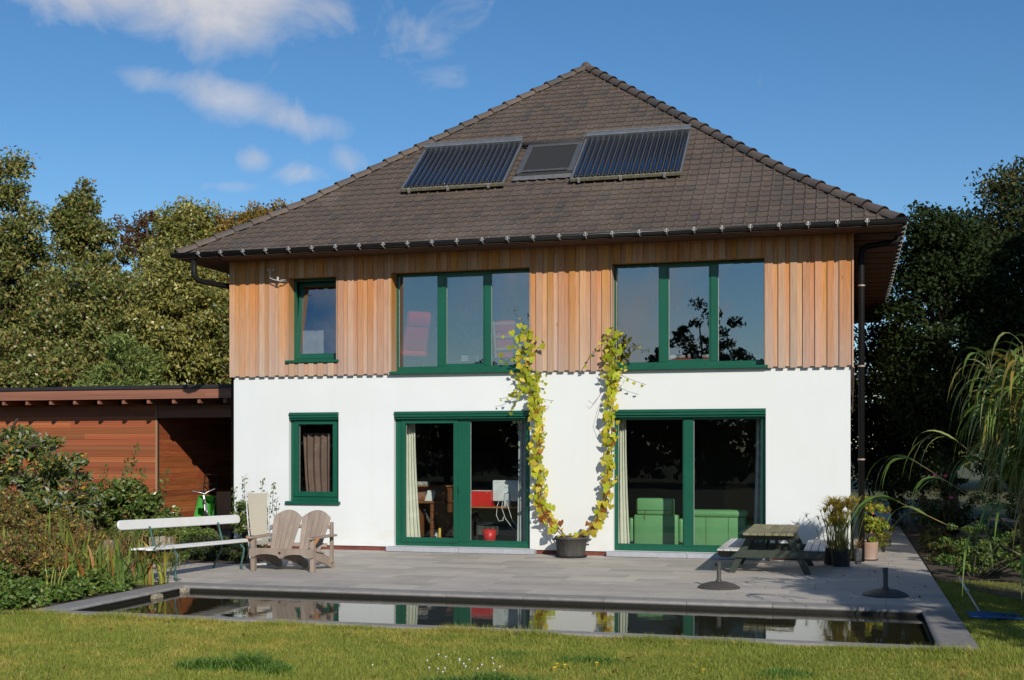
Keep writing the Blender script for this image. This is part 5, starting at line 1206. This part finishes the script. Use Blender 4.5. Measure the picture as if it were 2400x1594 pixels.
for path, num, wide in ((Lp, 300, .075), (Rp, 240, .062)):       # the small leaves underneath, too many to tell apart
    for k in (0, 1):
        VV, FF = [], []
        for i in range(num // 2):
            t = vq.random(); p = on(path, .05 + .95 * t); sp_ = wide * (1.0 + (.9 if t > .68 and path is Lp else (.5 if t > .75 else 0)))
            if k == 0 and vq.random() > .3 + .6 * t: continue
            face = np.array(Euler((R(90 + vq.gauss(-20, 25)), R(180 + vq.gauss(0, 35)), R(vq.gauss(20, 35))), 'XYZ').to_matrix())
            q = np.array(p - vb) + np.array([vq.gauss(-.02 if path is Lp and t > .6 else 0, sp_), vq.uniform(-.03, .045), vq.uniform(-.04, .04)])
            FF.append(hvf + len(VV) * len(hvv)); VV.append(hvv @ face.T * vq.uniform(.04, .075) + q)
        fast_mesh('small_leaves', np.concatenate(VV), np.concatenate(FF), VL[k], vine)
tendril([(5.45, -.20, 3.80), (5.40, -.22, 3.95), (5.30, -.22, 4.0), (5.29, -.22, 4.10), (5.34, -.22, 4.14)], 2, .035)
tendril([(5.42, -.20, 3.40), (5.30, -.22, 3.30), (5.15, -.22, 3.22), (5.05, -.22, 3.28)], 4)
tendril([(5.52, -.18, 2.95), (5.38, -.2, 2.75), (5.30, -.2, 2.55), (5.22, -.2, 2.36)], 7)
tendril([(5.48, -.18, 2.90), (5.32, -.2, 2.72), (5.15, -.2, 2.62), (5.02, -.2, 2.60)], 4, .04)
tendril([(5.66, -.15, 2.62), (5.80, -.17, 2.58), (5.95, -.16, 2.56)], 3, .025)
tendril([(6.95, -.2, 3.60), (6.85, -.22, 3.56), (6.72, -.22, 3.44), (6.58, -.21, 3.30), (6.45, -.2, 3.08)], 5, .05)
tendril([(6.98, -.2, 3.45), (7.15, -.22, 3.50), (7.30, -.22, 3.42), (7.42, -.22, 3.45)], 4, .045)
tendril([(6.98, -.19, 3.25), (7.12, -.22, 3.18), (7.22, -.22, 3.10)], 3, .05)
tendril([(6.97, -.18, 3.02), (7.15, -.24, 2.93), (7.32, -.25, 2.86), (7.50, -.25, 2.80)], 4, .05)
tendril([(6.88, -.15, 2.8), (6.72, -.12, 2.45), (6.66, -.12, 2.2), (6.72, -.12, 2.02)], 0)
tendril([(6.86, -.15, 2.85), (6.70, -.12, 2.62), (6.60, -.12, 2.50), (6.53, -.12, 2.56)], 0)
for i in range(12): put_leaf(Vector((6.29 + vq.gauss(0, .09), -.40 + vq.gauss(0, .05), .33 + vq.uniform(0, .07))), .05, .9)

# ------------------------------------------------------------------ shrubs and herbs, left bed
def shrub(name, base, ells, n, L, W, mat, label, seed, cat='shrub', clump=.22, group=None, fill=.35, droop=.1, stems=10, updir=.5):
    r = np.random.default_rng(seed); t = empty(name, base, 0, label, cat, group); b = np.array(base)
    P, O, K = crown_points(ells, n, clump, r, fill); keep = P[:, 2] > .01; P, O = P[keep], O[keep]
    leaves('foliage', P - b, L, W, mat, t, O, updir, droop, r); w = MB()
    for i in range(stems):
        k = K[(i * 5) % len(K)] - b; w.tube([(k[0] * .1, k[1] * .1, -.02), (k[0] * .5, k[1] * .5, k[2] * .55), tuple(k)], [.012, .009, .004], 5)
    w.build('stems', bark, t, True); return t
def sprig(parent, p0, p1, n, L, W, mat, name='sprig', q=rnd):
    """one upright shoot with pairs of leaves, as a part of its shrub"""
    p0 = Vector(p0); p1 = Vector(p1); r = np.random.default_rng(q.randrange(9999)); b = Vector(parent.location)
    P = np.array([tuple(p0.lerp(p1, (i + .5) / n) - b) for i in range(n)]) + r.normal(0, .012, (n, 3)) + np.array([(L * .45) * math.cos(2.4 * i) for i in range(n)])[:, None] * np.array([1, 0, 0]) + np.array([(L * .45) * math.sin(2.4 * i) for i in range(n)])[:, None] * np.array([0, 1, .0])
    s = leaves(name, P, L, W, mat, parent, None, .4, -.4, r)
    MB().tube([p0 - b, p1 - b], [.006, .003], 4).build('stem', bark, parent)
    return s
G_BUD = Mleaf('leaf_buddleia', [(.11, .155, .045), (.085, .13, .035), (.14, .19, .055), (.32, .33, .25), (.16, .20, .06), (.38, .28, .04), (.09, .13, .04)], .2, .5)
G_GLOSS = Mleaf('leaf_laurel', [(.085, .14, .03), (.11, .17, .038), (.15, .20, .045), (.06, .105, .025), (.24, .26, .07)], .2, .3, spec=.5)
G_WILD = Mleaf('leaf_wild', [(.19, .10, .045), (.14, .15, .038), (.24, .13, .05), (.11, .15, .033), (.29, .22, .07), (.16, .09, .045), (.40, .27, .04), (.15, .18, .04)], .22)
G_COVER = Mleaf('leaf_ground_cover', [(.10, .175, .034), (.075, .14, .028), (.13, .205, .044), (.19, .215, .05)], .22, .4)
G_CON = Mleaf('leaf_cotoneaster', [(.035, .055, .018), (.05, .07, .02), (.028, .045, .014), (.075, .085, .03)], .15)
bd = shrub('buddleia', (-3.2, -1.6, 0), [(-3.3, -1.6, 1.1, 1.1, .8, 1.1), (-2.4, -1.7, .85, .8, .6, .9), (-4.5, -1.6, 1.3, 1.0, .7, 1.2), (-3.3, -2.6, .6, 1.6, .6, .7)], 24000, .13, .045, G_BUD, 'large buddleia with brown flower spikes and grey green leaves', 80, clump=.25, droop=.3, stems=18)
spk = M('spent_spike', (.085, .055, .035), (.06, .04, .03), .9, 30, bump=.6)
for p, d in (((-3.45, -1.6, 2.05), (.15, 0, .25)), ((-3.0, -1.8, 1.75), (.30, 0, .06)), ((-2.5, -1.9, 1.45), (.32, 0, .05)), ((-2.3, -1.9, 1.2), (.34, 0, .0)), ((-2.9, -2.0, 1.3), (-.2, 0, .1)), ((-2.0, -1.9, .95), (.3, 0, .04)), ((-3.5, -2.1, 1.1), (.3, 0, .0)), ((-2.5, -2.1, .85), (.35, 0, -.04)), ((-4.2, -1.7, 2.2), (.1, 0, .28)), ((-3.9, -2.1, 1.5), (.28, 0, .06))):
    a = Vector(p) - Vector(bd.location); d = Vector(d)
    MB().tube([a, a + d * .35 + Vector((0, 0, .03)), a + d * .75 + Vector((0, 0, .03)), a + d], [.012, .026, .022, .006], 6).build('flower_spike', spk, bd, True)
for p in ((-3.25, -1.7, 1.95), (-2.9, -1.7, 2.0), (-2.55, -1.7, 1.95), (-2.35, -1.8, 1.65), (-2.75, -1.8, 1.8), (-2.0, -1.8, 1.35)): sprig(bd, (p[0] - .08, p[1], p[2] - .4), p, 12, .12, .035, G_BUD)
sb = shrub('shrub', (-1.45, -.4, 0), [(-1.9, -.4, .65, .55, .5, .65), (-1.5, -.3, .5, .42, .4, .5), (-2.6, -.6, .6, .6, .5, .6)], 12000, .10, .05, G_GLOSS, 'glossy green shrub with upright shoots in front of the carport wall', 81, clump=.2)
for p in ((-1.75, -.35, 1.88), (-1.95, -.35, 1.6), (-1.15, -.3, 1.42), (-1.6, -.35, 1.45), (-2.3, -.5, 1.5), (-1.3, -.3, 1.25)): sprig(sb, (p[0] - .12, p[1], p[2] - .6), p, 20, .11, .05, G_GLOSS)
shrub('wild_perennials', (-1.3, -4.2, 0), [(-1.5, -4.2, .45, 1.3, .8, .62), (-.2, -4.9, .32, .8, .6, .45), (-2.6, -3.6, .5, 1.2, .8, .7), (.2, -5.6, .3, .9, .6, .40), (-1.1, -5.9, .25, 1.2, .7, .45)], 46000, .065, .028, G_WILD, 'brownish red fading perennials in the bed left of the pool', 82, 'perennials', clump=.16, stems=30)
shrub('ground_cover_plant', (1.1, -7.9, 0), [(1.2, -7.8, .10, .75, .6, .18), (.2, -7.4, .15, 1.0, .8, .24), (1.5, -6.9, .10, .5, .5, .2), (-.8, -7.6, .2, 1.0, .8, .3), (1.55, -8.25, .06, .5, .35, .12), (1.7, -7.4, .06, .35, .6, .12), (1.75, -6.3, .07, .3, .5, .14), (.2, -8.3, .1, 1.0, .3, .15)], 34000, .06, .04, G_COVER, 'low green ground cover at the corner of lawn and pool', 83, 'ground cover', clump=.12, stems=0 + 4)
shrub('herb_mix', (.3, -6.6, 0), [(.3, -6.6, .22, 1.1, .7, .3), (-1.0, -6.8, .25, .9, .7, .35)], 20000, .07, .032, G_WILD, 'mixed yellowing herbs between the irises and the lawn', 84, 'herbs', clump=.15, stems=16)
G_IRIS = Mleaf('leaf_iris', [(.20, .27, .045), (.15, .22, .045), (.26, .31, .05), (.36, .33, .06), (.38, .17, .05), (.17, .25, .07), (.13, .19, .05)], .3, .4)
def iris(base, n, h, spread, label, seed, lean=.5, w=.042):
    """every sword leaf of a clump is a part of its own"""
    q = random.Random(seed); t = empty('iris_clump', base, 0, label, 'iris', 'iris clumps by the pool')
    for i in range(n):
        a = q.uniform(0, 6.28); L = h * q.uniform(.6, 1.12); le = lean * q.uniform(.15, 1.3); wd = w * q.uniform(.65, 1.1); x_, y_ = q.gauss(0, spread), q.gauss(0, spread * .8)
        d = Vector((math.cos(a), math.sin(a), 0)); sd = Vector((-math.sin(a), math.cos(a), 0)).lerp(d, q.uniform(-.6, .6)).normalized(); mb = MB(); sg = 6; kink = q.random() < .15
        for k in range(sg):
            u = k / sg; c = Vector((x_, y_, -.01)) + d * (le * L * (u ** 2 + (.5 * max(0, u - .6) if kink else 0))) + Vector((0, 0, L * (u - .30 * le * u ** 3 - (.9 * max(0, u - .62) if kink else 0))))
            ww = wd * (.55 + .9 * u - 1.25 * u ** 2.2) / 2 + .003; mb.v += [tuple(c - sd * ww), tuple(c + sd * ww)]
        u = 1; mb.v.append(tuple(Vector((x_, y_, -.01)) + d * (le * L * (1 + (.2 if kink else 0))) + Vector((0, 0, L * (1 - .30 * le - (.34 if kink else 0))))))
        mb.f = [(2 * k, 2 * k + 1, 2 * k + 3, 2 * k + 2) for k in range(sg - 1)] + [(2 * sg - 2, 2 * sg - 1, 2 * sg)]
        me = mb.mesh('leaf_blade', True); me.materials.append(G_IRIS); inst('leaf_blade', me, Matrix(), t)
    return t
iris((1.78, -5.72, 0), 34, .66, .08, 'iris clump at the left pool corner by the bench', 90)
iris((1.66, -6.20, 0), 42, .64, .10, 'iris clump second from the pool corner', 91)
iris((1.90, -5.48, 0), 14, .66, .05, 'small iris clump leaning over the patio', 92, .95)
iris((1.45, -6.60, 0), 38, .58, .11, 'iris clump third from the pool corner', 93)
iris((1.15, -5.95, 0), 40, .68, .13, 'iris clump behind the pool corner clumps', 97)
iris((.45, -5.6, 0), 26, .95, .10, 'tallest iris clump rising behind the others', 94, .28)
iris((-.5, -5.9, 0), 16, .85, .12, 'iris clump with one long orange tipped leaf', 95, .7)
iris((.3, -8.2, 0), 9, .42, .06, 'narrow iris leaves at the left edge of the lawn', 96, .5)
G_CYP = Mleaf('leaf_papyrus', [(.30, .34, .05), (.24, .29, .045), (.38, .37, .07), (.44, .34, .09)], .35)
n = 1500; P = np.stack([r_.uniform(-3.2, 1.2, n), r_.uniform(-6.8, -3.4, n), np.zeros(n)], 1)
tag(blades('wild_grass', P, .75, .010, Mleaf('leaf_wild_grass', [(.26, .16, .06), (.20, .17, .05), (.30, .22, .08), (.13, .15, .035), (.24, .10, .04)], .25), None, np.full(n, .45), 3, r_), 'thin brown stems standing up through the left bed', 'stems', kind='stuff')
def papyrus(name, base, stems, label, seed, mat=G_CYP, rays=26, ray=.13, grp=None, rw=.007):
    r = np.random.default_rng(seed); t = empty(name, base, 0, label, 'papyrus', grp); w = MB(); B, A = [], []
    for (x_, y_, h, lx) in stems:
        w.tube([(x_, y_, -.02), (x_ + lx * .4, y_, h * .6), (x_ + lx, y_, h)], [.007, .006, .004], 5); B += [(x_ + lx, y_, h - .005)] * rays
    B = np.array(B); B = B + r.normal(0, .004, B.shape); n = len(B)
    blades('umbel', B, ray * .75, rw, mat, t, np.full(n, 1.5), 3, r, bend=.9); w.build('stems', M('papyrus_stem', (.36, .36, .08), (.30, .30, .07), .6, 9), t, True); return t
papyrus('papyrus', (1.62, -7.45, 0), [(0, 0, .40, -.05), (.06, .02, .42, .02), (.10, .0, .40, .10), (.12, .0, .42, .17), (-.03, .0, .22, .0), (.05, -.05, .38, .06)], 'pond papyrus with pale stems at the left pool coping', 100)
shrub('cotoneaster', (.95, -2.3, 0), [(1.05, -2.3, .17, .60, .42, .22), (.45, -2.0, .15, .4, .4, .2)], 12000, .05, .02, G_CON, 'low dark cotoneaster behind the white bench', 85, clump=.10)
lau = shrub('laurel', (.85, -.85, 0), [(.85, -.9, .50, .30, .24, .45), (.55, -1.0, .35, .28, .22, .35), (1.1, -1.2, .35, .25, .2, .3)], 3000, .08, .038, G_GLOSS, 'green laurel shrub growing against the white house corner', 86, clump=.13)
for p in ((.62, -.75, 1.32), (.95, -.75, 1.25), (1.16, -.75, 1.20), (.45, -.8, 1.1), (.75, -.8, 1.05), (1.3, -.9, .95)): sprig(lau, (p[0] - .03, p[1], p[2] - .55), p, 22, .075, .034, G_GLOSS)
shrub('meadow_plants', (-.8, -1.6, 0), [(-.6, -1.5, .18, .9, .7, .25), (-1.5, .2, .15, 1.2, .6, .2), (.2, -3.0, .08, .6, .2, .12)], 20000, .065, .026, G_COVER, 'low green meadow plants between bench and carport', 87, 'meadow plants', clump=.13)

# ------------------------------------------------------------------ right side: tall grass, pots, borders
G_MISC = Mleaf('leaf_tall_grass', [(.17, .26, .05), (.13, .21, .04), (.22, .31, .065), (.11, .175, .035), (.32, .35, .12), (.38, .28, .06)], .32, .38, spec=.4)
cane_m = M('cane', (.30, .20, .08), (.20, .16, .06), .5, 8)
def arch_leaves(name, B, D, Ln, W, mat, parent, r, seg=7, rise=.5, fall=1.05):
    B = np.asarray(B, float); n = len(B); S = unit(np.cross(D, np.array([0, 0, 1.])) + r.normal(0, .35, (n, 3))); P = []
    ri = r.uniform(.6, 1.3, n) * rise; fa = r.uniform(.75, 1.25, n) * fall
    for k in range(seg + 1):
        t = k / seg; c = B + D * (Ln * (.15 * t + .62 * np.sin(t * 1.45)) * .8)[:, None] + np.array([0, 0, 1.]) * (Ln * (ri * t * 1.5 - fa * t ** 2.1))[:, None]
        w = (W * (1 - t ** 2.5) * (.55 + .9 * t * (1 - t) * 2) / 2 + .0006)[:, None]; P += [c - S * w, c + S * w]
    m = len(P); V = np.stack(P, 1).reshape(-1, 3); base = (np.arange(n) * m)[:, None]
    F = [base + np.array([2 * k, 2 * k + 1, 2 * k + 3, 2 * k + 2]) for k in range(seg)]
    return fast_mesh(name, V, np.concatenate(F), mat, parent)
def tall_grass(base, canes, label, seed, hlo, hhi, spread, lean, per=9, L=.85, W=.024):
    r = np.random.default_rng(seed); t = empty('tall_grass', base, 0, label, 'ornamental grass', 'tall ornamental grasses'); w = MB(); B, D, Ln = [], [], []
    for i in range(canes):
        a = r.uniform(0, 6.28); rad = spread * math.sqrt(r.uniform(0, 1)); p0 = np.array([rad * math.cos(a), rad * math.sin(a), -.02]); h = r.uniform(hlo, hhi)
        ln = np.array([math.cos(a), math.sin(a), 0]) * lean * r.uniform(.2, 1.1) * h; mid = p0 + ln * .35 + np.array([0, 0, h * .55]); top = p0 + ln + np.array([0, 0, h])
        w.tube([tuple(p0), tuple(mid), tuple(top)], [.007, .006, .003], 5)
        for k in range(per):
            u = r.uniform(.62, 1); q = p0 + (mid - p0) * u * 2 if u < .5 else mid + (top - mid) * (u - .5) * 2
            b = r.uniform(0, 6.28); d = np.array([math.cos(b), math.sin(b), 0]) * .8 + np.array([math.cos(a), math.sin(a), 0]) * .6; B.append(q); D.append(d / np.linalg.norm(d)); Ln.append(L * r.uniform(.6, 1.15))
    arch_leaves('leaf_blade', B, np.array(D), np.array(Ln), np.full(len(B), W) * r.uniform(.7, 1.2, len(B)), G_MISC, t, r); w.build('canes', cane_m, t, True); return t
tall_grass((12.86, -5.2, 0), 105, 'tall fountain of ornamental grass at the right photo edge', 110, 2.05, 2.95, .38, .20, 17, .85, .046)
tall_grass((13.45, -6.6, 0), 80, 'second tall grass clump hidden beyond the right photo edge', 111, 1.9, 2.7, .36, .22, 13, .95, .042)
def lone_cane(pts, tufts, label, seed, L=.7, r0=.010):
    r = np.random.default_rng(seed); b = Vector(pts[0]); b.z = 0; t = empty('leaning_cane', b, 0, label, 'grass cane', 'leaning grass canes')
    MB().tube([Vector(p) - b for p in pts], [r0 * (1 - .6 * i / (len(pts) - 1)) for i in range(len(pts))], 6).build('cane', cane_m, t, True)
    B, D, Ln = [], [], []
    for u, n, (dx, dy), up in tufts:
        p = on(pts, u) - b
        for k in range(n): d = np.array([dx + r.normal(0, .22), dy + r.normal(0, .22), 0]); B.append(np.array(p) + np.array([0, 0, up])); D.append(d / np.linalg.norm(d)); Ln.append(L * r.uniform(.75, 1.15))
    arch_leaves('leaf_blade', B, np.array(D), np.array(Ln), np.full(len(B), .034) * r.uniform(.8, 1.2, len(B)), G_MISC, t, r, 8, .35, 1.0); return t
lone_cane([(12.9, -6.9, 0), (12.62, -6.9, .52), (12.1, -6.9, .82), (11.6, -6.9, 1.0), (11.15, -6.9, 1.22)], [(1.0, 7, (-1, .1), 0), (.86, 2, (-1, 0), 0), (.62, 2, (.2, -1), 0), (.4, 2, (-.3, -1), 0)], 'long bare grass cane leaning left over the patio corner', 112, .75)
lone_cane([(12.9, -6.3, 0), (12.5, -6.2, .75), (11.9, -6.2, 1.25), (11.3, -6.2, 1.65)], [(1.0, 4, (-1, .1), 0), (.8, 3, (-.9, -.3), 0), (.5, 2, (-.5, -.7), 0)], 'green grass shoot arching left above the bare cane', 113, .7)
lone_cane([(12.85, -6.1, 0), (12.6, -6.1, .9), (12.1, -6.1, 1.55), (11.75, -6.1, 1.85)], [(1.0, 5, (-1, 0), 0), (.75, 3, (-.8, -.4), 0)], 'upper green grass shoot arching left before the dark trees', 114, .8)
lone_cane([(12.95, -7.3, 0), (12.7, -7.3, .7), (12.35, -7.3, 1.05), (12.12, -7.3, 1.22)], [(1.0, 3, (-.6, -.5), 0), (.75, 2, (.1, -1), 0)], 'dry grass cane with a yellow blade near the pool net', 115, .75)
def flowers_on(parent, pts, mat, s, name='flower'):
    me = MB(); 
    for k in range(5): a = k * 1.2566; me.quad((0, 0, 0), (.5 * math.cos(a - .5), .5 * math.sin(a - .5), .18), (math.cos(a), math.sin(a), .25), (.5 * math.cos(a + .5), .5 * math.sin(a + .5), .18))
    me = me.mesh(name); me.materials.append(mat); b = Vector(parent.location)
    for p in pts: inst(name, me, Matrix.Translation(Vector(p) - b) @ Matrix.Rotation(R(60) + rnd.gauss(0, .4), 4, 'X') @ Matrix.Rotation(rnd.uniform(0, 6), 4, 'Z') @ Matrix.Scale(s, 4), parent)
orange_f = M('nasturtium_orange', (.75, .17, .01), None, .6); pink_f = M('rose_pink', (.72, .10, .22), None, .6)
q_ = random.Random(31)
papyrus('papyrus', (10.54, -.84, .22), [(q_.gauss(0, .07), q_.gauss(0, .06), q_.uniform(.38, .74), q_.gauss(0, .10)) for i in range(44)], 'yellowing papyrus plant in the black pot by the house corner', 101, Mleaf('leaf_papyrus_dry', [(.58, .50, .09), (.50, .47, .08), (.64, .47, .10), (.40, .40, .07), (.62, .34, .08)], .4), 26, .23, None, .014)
papyrus('papyrus', (10.40, -.55, .21), [(q_.gauss(0, .05), q_.gauss(0, .05), q_.uniform(.35, .60), q_.gauss(-.10, .08)) for i in range(11)], 'thin papyrus leaning against the white wall', 102, G_CYP, 16, .13)
B = np.stack([r_.normal(0, .07, 160), r_.normal(0, .07, 160), np.full(160, .24)], 1)
o = blades('dry_grass', B, .28, .007, Mleaf('leaf_dry', [(.30, .17, .05), (.24, .13, .04), (.34, .24, .09)], .25), None, np.full(160, .5), 3, r_); o.location = (10.54, -.84, 0); tag(o, 'dry orange grass at the foot of the potted papyrus', 'dry grass', kind='stuff')
B = np.stack([r_.normal(0, .02, 30), r_.normal(0, .02, 30), np.full(30, .22)], 1)
o = blades('pot_grass', B, .26, .006, MATS['leaf_dry'], None, np.full(30, .8), 3, r_); o.location = (10.79, -.34, 0); tag(o, 'wispy dry grass in the narrow grey pot', 'dry grass', kind='stuff')
na = shrub('nasturtium', (10.97, .35, .27), [(10.97, .35, .48, .17, .15, .28), (10.98, .38, .85, .16, .15, .30), (11.12, .30, .6, .14, .12, .22), (10.9, .2, .6, .14, .1, .3)], 2600, .055, .052, Mleaf('leaf_nasturtium', [(.36, .40, .05), (.29, .35, .045), (.44, .42, .065), (.22, .28, .04)], .35), 'climbing nasturtium with orange flowers in the terracotta pot', 88, 'nasturtium', clump=.07)
flowers_on(na, [(10.97 + q_.gauss(0, .1), .15 + q_.gauss(0, .04), q_.uniform(.35, 1.05)) for i in range(8)], orange_f, .020)
rb_ = shrub('rose_bush', (12.4, 3.6, 0), [(12.4, 3.6, .75, .55, .5, .65), (12.2, 3.4, 1.3, .3, .3, .3)], 2600, .06, .035, G_DARK, 'dark rose bush with pink flowers beside the path', 89, clump=.15)
flowers_on(rb_, [(12.12, 3.1, 1.30), (12.30, 3.1, 1.28), (11.95, 3.2, 1.22), (12.4, 3.1, .9)], pink_f, .045)
GB = 'border shrubs along the path'
shrub('border_shrub', (12.7, .8, 0), [(12.6, .8, .30, .55, .8, .35), (12.4, -.6, .16, .4, .6, .22)], 4200, .055, .03, G_COVER, 'low leafy border plants nearest the lawn by the path', 120, clump=.12, group=GB)
shrub('border_shrub', (13.4, 2.6, 0), [(13.4, 2.6, .7, .8, .8, .8), (14.2, 1.2, .6, .8, .8, .7)], 5200, .07, .035, G_RTOP, 'mid height border shrub with yellowish leaves behind the roses', 121, clump=.18, group=GB)
shrub('border_shrub', (12.2, 6.6, 0), [(12.3, 6.6, .9, .7, .6, .95), (11.6, 8.6, .9, .8, .6, .9)], 5200, .08, .04, G_DARK, 'dark shrub closing the view at the end of the path', 122, clump=.2, group=GB)
shrub('border_shrub', (14.2, 5.2, 0), [(14.2, 5.2, 1.2, 1.0, .9, 1.3), (15.6, 3.4, 1.1, 1.0, .9, 1.2)], 7000, .08, .04, G_DARK, 'tall dark shrub behind the ornamental grass', 123, clump=.22, group=GB)
shrub('border_shrub', (11.25, 2.2, 0), [(11.2, 2.2, .45, .22, .45, .5), (11.1, 1.3, .35, .18, .35, .4)], 2400, .06, .02, Mleaf('leaf_border_yellow', [(.17, .18, .035), (.12, .14, .03), (.22, .17, .04), (.15, .09, .03)], .3), 'yellowish feathery plant along the house wall behind the terracotta pot', 124, clump=.1, group=GB)
shrub('border_shrub', (12.3, -1.9, 0), [(12.15, -1.7, .12, .28, .5, .18), (12.7, -1.6, .3, .5, .5, .4), (13.3, -2.6, .4, .6, .6, .5)], 5200, .055, .03, G_COVER, 'leafy border plants where the lawn meets the path edge', 126, clump=.12, group=GB)
shrub('border_shrub', (12.2, .6, 0), [(12.05, .4, .14, .22, .9, .2), (12.1, 2.2, .2, .26, .9, .28), (12.2, 3.8, .25, .3, .7, .35)], 5200, .05, .028, G_RTOP, 'low spreading plants spilling over the path edge', 127, clump=.12, group=GB)
G_BORD = Mleaf('leaf_border_brown', [(.09, .07, .03), (.06, .06, .02), (.13, .09, .035), (.05, .06, .02)], .2)
shrub('border_shrub', (12.0, 5.0, 0), [(12.3, 4.9, .6, .5, .5, .7)], 2200, .05, .02, G_BORD, 'brown fading border plant left of the rose bush', 125, clump=.12, group=GB)
